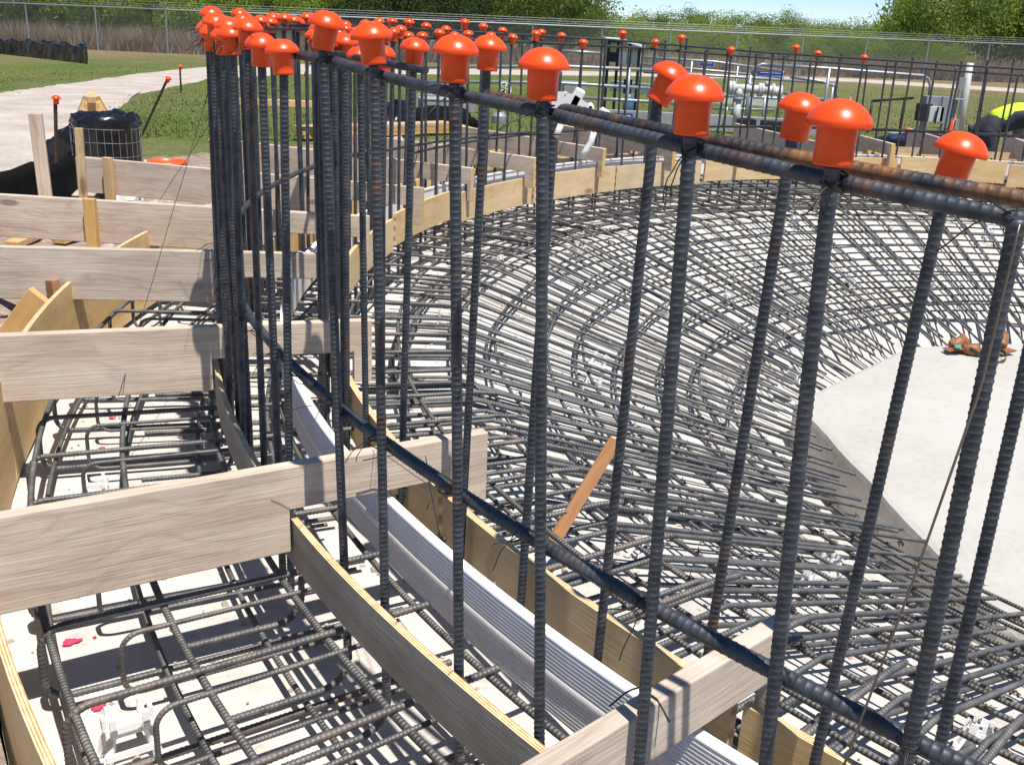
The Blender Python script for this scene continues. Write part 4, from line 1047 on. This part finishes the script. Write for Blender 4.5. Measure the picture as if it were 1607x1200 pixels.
rail_set('pipe_railing','long galvanised railing behind the white pipe tee',
         [[at_y(1010,90,19),at_y(1120,97,19),at_y(1230,112,19)],[at_y(1010,101,19),at_y(1230,122,19)],[at_y(1010,113,18),at_y(1120,119,18),at_y(1310,131,18)],[at_y(1110,150,17.5),at_y(1310,158,17.5)],[at_y(1118,170,17.5),at_y(1215,173,17.5)]],
         [gpost(1086,96,19),gpost(1158,104,19),gpost(1229,112,19),gpost(1133,150,17.5),gpost(1201,152,17.5),gpost(1308,131,18)], .022)
rail_set('pipe_railing','bent galvanised pipe rail at right ending in a conduit elbow',
         [[at_y(1205,102,16.5),at_y(1306,108,16.5),at_y(1448,119,16.5),at_y(1457,124,16.5),at_y(1460,135,16.5),at_y(1458,150,16.5)],[at_y(1180,118,16.5),at_y(1184,107,16.5),at_y(1196,101,16.5),at_y(1206,102,16.5)],[at_y(1240,121,16.8),at_y(1290,128,16.8),at_y(1311,136,16.8),at_y(1312,160,16.8)],[at_y(1225,145,16.8),at_y(1312,160,16.8)]],
         [gpost(1302,108,16.5),gpost(1178,118,16.5)], .024)
rail_set('loose_pipe','dark pipe lying above the grass right of the railing',[[at_y(1368,159,17),at_y(1400,156,17),at_y(1434,154,17)]],[gpost(1369,159,17),gpost(1420,155,17)], .02, DARK)
def cabinet():
    Y = 17.8; b = at_y(975,190,Y); gz = ground_z(b.x,b.y); t = thing('control_cabinet', 'grey electrical cabinet on posts under a sloping white canopy', 'cabinet', (b.x,Y,gz)); o = Vector(t.location)
    def q(px, py, y=Y): return at_y(px,py,y)-o
    def bx(nm, x0,y0,x1,y1,d,mat,yy=Y):
        a, c = q(x0,y0,yy), q(x1,y1,yy); m = MB(); m.box(((a.x+c.x)/2,(yy-Y)+d/2,(a.z+c.z)/2), (abs(c.x-a.x),d,abs(a.z-c.z))); bevel(m.build(nm, mat, t), .006)
    bx('cabinet_body',983,82,1006,102,.3,WHITEP); bx('cabinet_body',971,81,982,101,.3,WHITE); bx('dark_panel',955,82,970,98,.25,DARK); bx('dark_panel',957,62,975,68,.3,DARK)
    m = MB(); a, c, e = q(950,59), q(978,61), q(1010,71)
    m.add([a+Vector((0,-.25,0)),c+Vector((0,-.25,0)),e+Vector((0,-.25,0)),e+Vector((0,.6,0)),c+Vector((0,.6,0)),a+Vector((0,.6,0))], [(0,1,4,5),(1,2,3,4)]); r = m.build('canopy', WHITE, t); s = r.modifiers.new('solid','SOLIDIFY'); s.thickness = .04
    for px in (956,971,990,1005):
        m = MB(); p = q(px,64); m.tube([p, Vector((p.x,p.y,-.1))], .025, 8); m.build('post', DARK, t)
    m = MB(); m.add([q(965,150),q(985,128),q(1002,128),q(1002,150)], [(0,1,2,3)]); 
    m = MB(); p = q(985,170); m.lathe([(.001,-.2),(.09,-.2),(.09,.12),(.06,.16),(.06,.22),(.001,.22)], 16, (p.x,p.y,p.z)); m.build('motor', BLUE2, t, True)
    p = q(985,135); m = MB(); m.lathe([(.001,-.12),(.07,-.12),(.07,.1),(.001,.1)], 14, (p.x,p.y,p.z)); m.build('gauge', DARK, t)
cabinet()
def sign(x0,y0,x1,y1,Y,lab,lines=2):
    a, c = at_y(x0,y0,Y), at_y(x1,y1,Y); t = thing('blue_sign', lab, 'sign', ((a.x+c.x)/2,Y,(a.z+c.z)/2)); w, h = abs(c.x-a.x), abs(a.z-c.z)
    m = MB(); m.box((0,0,0), (w,.012,h)); m.build('plate', BLUE, t)
    for k in range(lines):
        z = h*(.22-.42*k); m = MB(); x = -w*.38
        while x < w*.36:
            s = random.uniform(.03,.07)*w*2; m.box((x+s/2,-.008,z), (s*.8,.004,h*.14)); x += s
        m.build('lettering', WHITE, t)
sign(962,177,992,193,15.2,'blue sign with white lettering low on the equipment left of centre'); sign(1188,112,1229,120,17.2,'long narrow blue sign on the railing behind the white pipes',1)
sign(1100,97,1119,104,18.8,'small blue sign at the end of the upper rail',1)
def pipes():
    Y = 15.4; b = at_y(1155,198,Y); t = thing('pipe_manifold', 'white painted pipe manifold with flanged tee on an upright leg', 'pipework', (b.x,Y,ground_z(b.x,Y))); o = Vector(t.location)
    def q(px, py, y=Y): return at_y(px,py,y)-o
    def tube(nm, pts, r, mat=WHITEP): m = MB(); m.tube([q(*p) for p in pts], r, 16); return m.build(nm, mat, t, smooth=True)
    tube('main_pipe', [(1145,138),(1170,139),(1195,141)], .058); tube('main_pipe', [(1195,141),(1212,142),(1226,145)], .065)
    tube('riser', [(1160,139),(1159,153)], .062); tube('riser', [(1158,157),(1154,198)], .052); tube('collar', [(1159,153),(1158.6,157)], .072, GREYP)
    for x0, x1, y in ((1143,1147,138),(1148,1152,138.3),(1190,1193,141),(1194,1197,141.2),(1211,1214,142),(1222,1226,144.5)): tube('flange', [(x0,y),(x1,y+.3)], .098)
    tube('small_riser', [(1180,147),(1175,186)], .028); tube('small_riser', [(1141,168),(1135,198)], .02, GALV)
    tube('valve_bonnet', [(1203,136),(1203,128)], .05, GREYP); tube('valve_bonnet', [(1180,134),(1180,130)], .04)
    m = MB(); p = q(1170,192); m.box((p.x,p.y,p.z-.05), (.26,.25,.2)); m.build('pump_base', DARK, t)
    m = MB(); p = q(1212,196); m.box((p.x,p.y,p.z-.05), (.3,.25,.2)); m.build('pump_base', DARK, t)
pipes()
def hand_valve():
    Y = 15.6; b = at_y(790,165,Y); t = thing('gate_valve', 'valve with a spoked white handwheel behind the near caps', 'valve', (b.x,Y,ground_z(b.x,Y))); o = Vector(t.location)
    c = at_y(792,140,Y)-o; M = Matrix.Rotation(rad(65),3,'X') @ Matrix.Rotation(rad(20),3,'Y'); m = MB()
    m.tube([M @ Vector((.095*math.cos(a),.095*math.sin(a),0)) + c for a in np.linspace(0,2*math.pi,25)], .012, 8)
    for k in range(5): a = 2*math.pi*k/5; m.tube([c, M @ Vector((.095*math.cos(a),.095*math.sin(a),0)) + c], .008, 6)
    m.build('handwheel', WHITEP, t, smooth=True)
    m = MB(); m.tube([c, at_y(783,155,Y)-o, Vector((-.06,0,0))], .022, 8); m.build('stem', DARK, t)
    m = MB(); m.lathe([(.001,0),(.11,0),(.11,.15),(.06,.2),(.001,.2)], 16, (-.05,0,-.05)); m.build('body', GREYP, t)
hand_valve()
def wall(pts, h, lab, mat, th=.15):
    t = MB(); P = [on_ground(*p) for p in pts]
    for a, b in zip(P[:-1], P[1:]): t.bar((a.x,a.y,a.z+h/2-.05), (b.x,b.y,b.z+h/2-.05), th, h+.1)
    tag(t.build('low_wall', mat), lab, 'wall')
wall([(880,192),(1035,200),(1300,214)], .22, 'low grey concrete wall in front of the white pipe manifold', GREYC); wall([(1040,158),(1240,168)], .22, 'low white wall on the grass behind the pipes', WHITEP)
wall([(960,143),(1045,152)], .25, 'pale wall segment behind the control cabinet', WHITEP)
block(900,150,.5,.4,.28,.1,'small grey box standing left of the control cabinet', GREYP, 'equipment_box')
wall([(655,172),(745,176)], .25, 'low grey concrete wall left of the valve', GREYC)
# panel group at right
def panels():
    Y = 16.6; b = at_y(1475,200,Y); t = thing('electrical_panel', 'grey electrical panels with an open door beside a white pole', 'electrical panel', (b.x,Y,ground_z(b.x,Y))); o = Vector(t.location)
    def bx(nm, x0,y0,x1,y1,d,mat,dy=0):
        a, c = at_y(x0,y0,Y)-o, at_y(x1,y1,Y)-o; m = MB(); m.box(((a.x+c.x)/2,dy+d/2,(a.z+c.z)/2), (abs(c.x-a.x),d,abs(a.z-c.z))); bevel(m.build(nm, mat, t), .006)
    bx('enclosure',1455,151,1477,192,.2,GREYP); bx('door',1476,151,1484,194,.06,GREYP,-.12); bx('enclosure',1485,157,1502,190,.2,GREYP,.1); bx('meter_box',1456,166,1474,191,.1,WHITEP,-.12); bx('dark_box',1440,162,1456,190,.14,DARK,-.1)
    bx('canopy',1484,155,1524,157.5,.3,GREYP,0); bx('leg',1446,188,1449,207,.05,GREYP); bx('leg',1478,190,1481,207,.05,GREYP); bx('leg',1500,188,1503,205,.05,GREYP)
    m = MB(); m.tube([at_y(1473,168,Y-.15)-o, at_y(1470,180,Y-.15)-o, at_y(1467,194,Y-.15)-o], .014, 6); m.build('conduit', DARK, t)
panels()
b = on_ground(1505,204); t = thing('white_pole', 'short weathered white pole leaning beside the electrical panels', 'pole', b); o = Vector(t.location)
m = MB(); tp = at_y(1523,99,b.y)-o; m.tube([Vector((0,0,-.2)), tp*.5, tp], [.075,.066,.055], 14); m.build('shaft', WHITEP, t, smooth=True)
m = MB(); p = at_y(1508,131,b.y-.1)-o; m.box((p.x,p.y,p.z), (.11,.12,.19)); m.build('meter', GREYP, t)
m = MB(); m.tube([p, at_y(1500,160,b.y-.1)-o, at_y(1496,198,b.y-.1)-o], .015, 6); m.build('conduit', WHITEP, t)
def cone(px, py, pt, lab):
    b = on_ground(px, py); h = at_y(px, pt, b.y).z-b.z; t = thing('traffic_cone', lab, 'traffic cone', b); m = MB(); m.lathe([(h*.26,.03),(h*.05,h),(.001,h)], 20); m.build('cone', ORANGE, t, True); m = MB(); m.box((0,0,.015), (h*.6,h*.6,.03)); m.build('base', ORANGE, t)
cone(1494,205,178,'orange traffic cone in front of the electrical panels'); cone(1332,172,152,'far orange marker cone left of the loose pipe')

# ================================================================== WORKER
def skin_mesh(name, verts, edges, radii, mat, parent, sub=2, root=0):
    me = bpy.data.meshes.new(name); me.from_pydata([tuple(v) for v in verts], edges, []); me.materials.append(mat)
    o = link(name, me, parent); sk = o.modifiers.new('skin','SKIN'); sk.use_smooth_shade = True
    for i, r in enumerate(radii): me.skin_vertices[0].data[i].radius = (r, r) if not isinstance(r, tuple) else r
    for i in range(len(verts)): me.skin_vertices[0].data[i].use_root = (i == root)
    s = o.modifiers.new('sub','SUBSURF'); s.levels = sub; s.render_levels = sub; return o
def worker():
    Y = 12.4; hip = at_y(1546,203,Y); gz = ground_z(hip.x,Y); t = thing('person', 'worker in a yellow vest bending forward at the right edge, arms reaching down', 'person', (hip.x,Y,gz))
    hz = hip.z-gz; V = Vector; sh = V((.50,-.05,hz+.20)); ch = V((.27,-.02,hz+.14))
    # body: one continuous surface in trouser colour, clothing as children
    vs = [V((0,0,hz)), V((.12,-.01,hz+.07)), ch, sh, V((.62,-.06,hz+.20)),
          V((.02,-.11,hz-.03)), V((.06,-.13,hz*.5)), V((-.04,-.15,.09)), V((.10,-.17,.03)),
          V((-.02,.11,hz-.03)), V((.0,.15,hz*.5)), V((-.10,.17,.09)), V((.05,.19,.03)),
          V((.47,-.22,hz+.14)), V((.46,-.27,hz-.13)), V((.52,-.24,hz-.37)),
          V((.48,.17,hz+.14)), V((.50,.24,hz-.12)), V((.56,.2,hz-.36))]
    es = [(0,1),(1,2),(2,3),(3,4),(0,5),(5,6),(6,7),(7,8),(0,9),(9,10),(10,11),(11,12),(3,13),(13,14),(14,15),(3,16),(16,17),(17,18)]
    rr = [.145,.15,.15,.135,.06,.105,.075,.055,.05,.105,.075,.055,.05,.075,.058,.042,.075,.058,.042]
    skin_mesh('body', vs, es, rr, TROUSER, t)
    skin_mesh('vest', [V((.02,0,hz+.085)), V((.14,-.01,hz+.115)), ch+V((0,0,.035)), sh+V((-.02,0,.035))], [(0,1),(1,2),(2,3)], [.125,.148,.150,.13], HIVIS, t)
    for k, (i0,i1,i2) in enumerate(((13,14,15),(16,17,18))):
        skin_mesh('sleeve', [vs[i0],vs[i1],vs[i1].lerp(vs[i2],.75)], [(0,1),(1,2)], [.088,.070,.056], SHIRT, t)
        w = vs[i2]; hv = [w, w+V((.01,0,-.05)), w+V((.02,0,-.09))]; he = [(0,1),(1,2)]; hr = [.034,.04,.034]
        for f in range(4):
            x = -.03+.02*f; b = len(hv); hv += [w+V((.02,x,-.10)), w+V((.03,x*1.1,-.14)), w+V((.02,x*1.1,-.17+.01*abs(f-1.5)))]; he += [(2,b),(b,b+1),(b+1,b+2)]; hr += [.012,.010,.009]
        b = len(hv); hv += [w+V((.05,.0,-.07)), w+V((.075,.0,-.11))]; he += [(1,b),(b,b+1)]; hr += [.013,.011]
        skin_mesh('hand', hv, he, hr, GLOVE, t, 1)
    hd = sh+V((.22,-.03,.02)); m = MB()
    for i in range(13):
        for k in range(18):
            u = math.pi*i/12; a = 2*math.pi*k/18; s = .095*(1-.12*max(0,math.cos(u))); m.v.append((hd.x+.125*-math.cos(u)*-1, hd.y+s*math.sin(u)*math.cos(a), hd.z-.01+s*1.05*math.sin(u)*math.sin(a)))
    m.f = [(i*18+k, i*18+(k+1)%18, (i+1)*18+(k+1)%18, (i+1)*18+k) for i in range(12) for k in range(18)]; m.m = [0]*len(m.f); head = m.build('head', SKIN, t, True)
    m = MB(); m.box((hd.x+.04,hd.y,hd.z-.115), (.04,.03,.04)); bevel(m.build('nose', SKIN, head), .01)
    M = Matrix.Rotation(rad(75),3,'Y'); m = MB(); m.lathe([(.15,-.01),(.15,.0),(.122,.005),(.12,.05),(.10,.10),(.06,.13),(.002,.14)], 24, hd+V((.02,0,.02)), M=M); m.build('helmet', HELMET, t, True)
    for i in (8,12): m = MB(); p = vs[i]; m.box((p.x-.03,p.y,p.z+.02), (.27,.10,.09)); bevel(m.build('boot', BOOT, t), .03, 3)
worker()

# ================================================================== CHAIN LINK FENCE
def fence():
    pts = [Vector((-60,50,0)), Vector((-25,45.6,0)), Vector((-14,44.4,0)), Vector((0,46.5,0)), Vector((12,48.3,0)), Vector((21,50,0)), Vector((45,54,0))]
    t = thing('chain_link_fence', 'long galvanised chain link fence with barbed wire along the brush', 'fence', (-14,44.4,ground_z(-14,44.4))); o = Vector(t.location)
    P = resample(np.array([tuple(p) for p in pts]), 2.95); H = 1.72
    post = MB(); post.tube([(0,0,-.2),(0,0,H+.05)], .032, 8); post.bar((0,0,H), (.0,-.22,H+.28), .02, .02); pm = post.mesh('fence_post_mesh', GALV)
    tops = []
    for x, y, _ in P:
        z = ground_z(x,y); tops.append(Vector((x,y,z))-o); q = link('post', pm, t, Vector((x,y,z))-o)
    m = MB(); m.tube([p+Vector((0,0,H)) for p in tops], .030, 8); m.build('top_rail', GALV, t)
    for k in range(3):
        m = MB(); m.tube([p+Vector((0,-.07*(k+1),H+.09*(k+1))) for p in tops], .005, 4); m.build('barbed_wire', GALV, t)
    for a, b in zip(tops[:-1], tops[1:]):
        if a.x + o.x < -40 or b.x + o.x > 42: continue
        m = MB(); d = b-a; L = math.hypot(d.x,d.y); n = int(L/.09)
        for sgn in (1,-1):
            s = -H
            while s < L:
                x0, x1 = max(0,s), min(L, s+H); 
                if x1 > x0:
                    z0, z1 = (x0-s), (x1-s)
                    if sgn < 0: z0, z1 = H-z0, H-z1
                    p0 = a+d*(x0/L); p1 = a+d*(x1/L); p0 = p0+Vector((0,0,z0)); p1 = p1+Vector((0,0,z1)); w = Vector((0,0,.0035))
                    m.add([p0-w,p1-w,p1+w,p0+w], [(0,1,2,3)])
                s += .10
        q = m.build('mesh_panel', GALV, t)
    return
fence()

# ================================================================== TREES AND BRUSH
def crown_mesh(seed, mat, nclump=70, per=150, leaf=.05, rx=1.0, rz=.9, base=.18, droop=0.0):
    r = random.Random(seed); mb = MB()
    vs, fs = [], []
    for _ in range(nclump):
        while True:
            d = Vector((r.uniform(-1,1), r.uniform(-1,1), r.uniform(-1,1)))
            if .35 < d.length < 1: break
        c = Vector((d.x*rx*r.uniform(.75,1.1), d.y*rx*r.uniform(.75,1.1), base + rz*(1+d.z)*.5*r.uniform(.85,1.12)))
        cr = r.uniform(.14,.30)*rx
        for _ in range(per):
            e = Vector((max(-1.5,min(1.5,r.gauss(0,.9))), max(-1.5,min(1.5,r.gauss(0,.9))), max(-1.3,min(1.1,r.gauss(0,.7)))))*cr*.6; p = c+e; p.z = max(.02, p.z - droop*e.length)
            n = Vector((r.gauss(0,1), r.gauss(0,1), r.gauss(.5,1))).normalized(); u = n.orthogonal().normalized(); u.rotate(Matrix.Rotation(r.uniform(0,6.28),3,n)); w = n.cross(u)
            s = leaf*r.uniform(.5,1.15); q = len(vs); vs += [p-u*s*.5, p+w*s*.26, p+u*s*.5, p-w*s*.26]; fs.append((q,q+1,q+2,q+3))
    mb.add(vs, fs); return mb.mesh('crown_mesh', mat)
def trunk_mesh(seed, h=1.0):
    r = random.Random(seed); mb = MB(); p = [Vector((0,0,-.1))]; 
    for k in range(5): p.append(Vector((r.uniform(-.05,.05)*k, r.uniform(-.05,.05)*k, h*.13*(k+1))))
    mb.tube(p, [.055,.048,.042,.036,.03,.02], 8)
    for k in range(7):
        q = p[r.randint(1,5)]; a = r.uniform(0,6.28); pts = [q]
        for j in range(4): q = q+Vector((math.cos(a)*.14, math.sin(a)*.14, r.uniform(.05,.14))); a += r.uniform(-.5,.5); pts.append(q)
        mb.tube(pts, [.024,.018,.013,.009,.005], 6)
    return mb.mesh('trunk_mesh', BARK, True)
TR = [trunk_mesh(s) for s in range(3)]
CR = {'light':[crown_mesh(1,LEAF_L,85,150,.05), crown_mesh(2,LEAF_L,75,160,.048,1.1,.8)], 'mid':[crown_mesh(3,LEAF_M,85,150,.05), crown_mesh(4,LEAF_M,80,160,.048,.95,1.0)],
      'dark':[crown_mesh(5,LEAF_D,90,150,.05,1.1,.9), crown_mesh(6,LEAF_D,80,160,.05)]}
TLAB = {'light':'light green feathery tree','mid':'mid green bushy tree','dark':'dark leafy oak tree'}
def tree(x, y, h, kind, w=1.0, where='beyond the fence'):
    z = ground_z(x,y); t = thing('tree', f'{nth((kind,where))} {TLAB[kind]} {where}, from the left', 'tree', (x,y,z-.05), random.uniform(0,6.28), f'{kind} trees {where}'); t.scale = (h*w,h*w,h)
    link('trunk', random.choice(TR), t); link('crown', random.choice(CR[kind]), t)
def px_x(px, y):                       # rough x of an image column at depth y on the horizon
    d = ray(px, 40); return d.x/d.y*y
def place(px, y, h, kind, w=1.0, where=''):
    tree(px_x(px,y)+random.uniform(-.5,.5), y, h, kind, w, where)
random.seed(21)
for px in range(-120, 470, 62): place(px+random.uniform(-18,18), 51+random.uniform(-1,3), random.uniform(2.6,4.0), random.choice(['light','light','light','mid']), .8, 'beyond the fence at left')
for px in range(-150, 480, 78): place(px+random.uniform(-18,18), 58+random.uniform(0,6), random.uniform(4.5,6.5), random.choice(['mid','light','light']), .7, 'in the second row at left')
for px in range(480, 930, 60): place(px+random.uniform(-18,18), 53+random.uniform(-1,3), random.uniform(3.2,4.6), (random.choice(['mid','light']) if px < 600 else random.choice(['dark','dark','mid']) if px < 830 else random.choice(['mid','light'])), .75, 'behind the middle fence')
for px in range(480, 880, 75): place(px+random.uniform(-18,18), 61+random.uniform(0,6), random.uniform(5.5,7.5), random.choice(['mid','mid','dark']), .7, 'in the tall middle row')
for px in range(950, 1420, 44): place(px+random.uniform(-12,12), 60+random.uniform(-3,5), random.uniform(1.7,2.15), random.choice(['light','light','mid']), 1.1, 'under the strip of sky')
for px in range(930, 1440, 50): place(px+random.uniform(-12,12), 78+random.uniform(-3,6), random.uniform(2.2,2.7), random.choice(['light','mid','mid']), 1.0, 'far under the sky strip')
for px in range(1445, 1850, 62): place(px+random.uniform(-16,16), 58+random.uniform(-2,3), random.uniform(3.6,5.0), ['light','mid','light','mid','dark','dark','dark','dark'][(px-1445)//62 % 8], .75, 'beyond the fence at right')
for px in range(1500, 1900, 70): place(px+random.uniform(-16,16), 66+random.uniform(0,6), random.uniform(6.5,8.5), ['light','mid','dark','dark','dark'][min(4,(px-1500)//70)], .7, 'in the tall right-hand grove')
for px in (1290,1370,1420,1505): place(px, 53, random.uniform(1.5,2.1), 'light', .9, 'close behind the right fence')

# grass, dry grass and weeds
def blades(name, n, sampler, hmin, hmax, mat, lab, wd=.012):
    vs = np.zeros((n*3,3)); k = 0; fs = []
    while k < n:
        s = sampler()
        if s is None: continue
        x, y = s; z = ground_z(x,y); h = random.uniform(hmin,hmax); a = random.uniform(0,6.28); l = random.uniform(.1,.6)*h; b = random.uniform(0,6.28); w = wd*random.uniform(.6,1.4)
        vs[k*3] = (x-w*math.cos(a), y-w*math.sin(a), z); vs[k*3+1] = (x+w*math.cos(a), y+w*math.sin(a), z); vs[k*3+2] = (x+l*math.cos(b), y+l*math.sin(b), z+h); k += 1
    me = bpy.data.meshes.new(name); me.vertices.add(n*3); me.vertices.foreach_set('co', vs.ravel()); me.loops.add(n*3); me.loops.foreach_set('vertex_index', np.arange(n*3, dtype=np.int32))
    me.polygons.add(n); me.polygons.foreach_set('loop_start', np.arange(0,n*3,3, dtype=np.int32)); me.materials.append(mat); me.update(calc_edges=True)
    o = link(name, me); o['label'] = lab; struct(o, 'stuff')
def fence_y(x): return float(np.interp(x, [-60,-25,-14,0,12,21,45], [50,45.6,44.4,46.5,48.3,50,54]))
def s_dry():
    x = random.uniform(-32,32)
    if -4 < x < 15 and random.random() < .75: return None
    d = abs(random.gauss(0,1.6)); return x, fence_y(x)+.3+d*1.3
blades('dry_grass', 26000, s_dry, .35, 1.15, DRYG, 'tall dry pinkish grass along the foot of the fence', .022)
def in_road(p): 
    return False
LO = [(0,340),(60,300),(110,260),(150,205),(205,152),(330,125),(450,118),(600,117),(800,118),(1000,120),(1205,125),(1330,128.5),(1450,136),(1600,145.5)]
UP = [(0,143),(60,135),(130,126),(230,113),(330,104),(450,100),(600,102),(800,109),(1000,114),(1205,120),(1330,123),(1450,130),(1600,139)]
def s_grass():
    px = random.uniform(-20,1640); lo = float(np.interp(px, [p[0] for p in LO], [p[1] for p in LO])); up = float(np.interp(px, [p[0] for p in UP], [p[1] for p in UP]))
    if random.random() < .72:
        if px < 150: return None
        py = lo + 2 + random.random()*(215-lo)
    else: py = up - 1 - random.random()*28
    p = on_ground(px, py)
    if math.hypot(p.x-CX,p.y-CY) < R+3.9 or p.y > 46 or p.y < 5: return None
    return p.x+random.uniform(-.2,.2), p.y+random.uniform(-.2,.2)
blades('grass', 24000, s_grass, .015, .045, GRASSB, 'short green grass between the tank and the fence', .010)
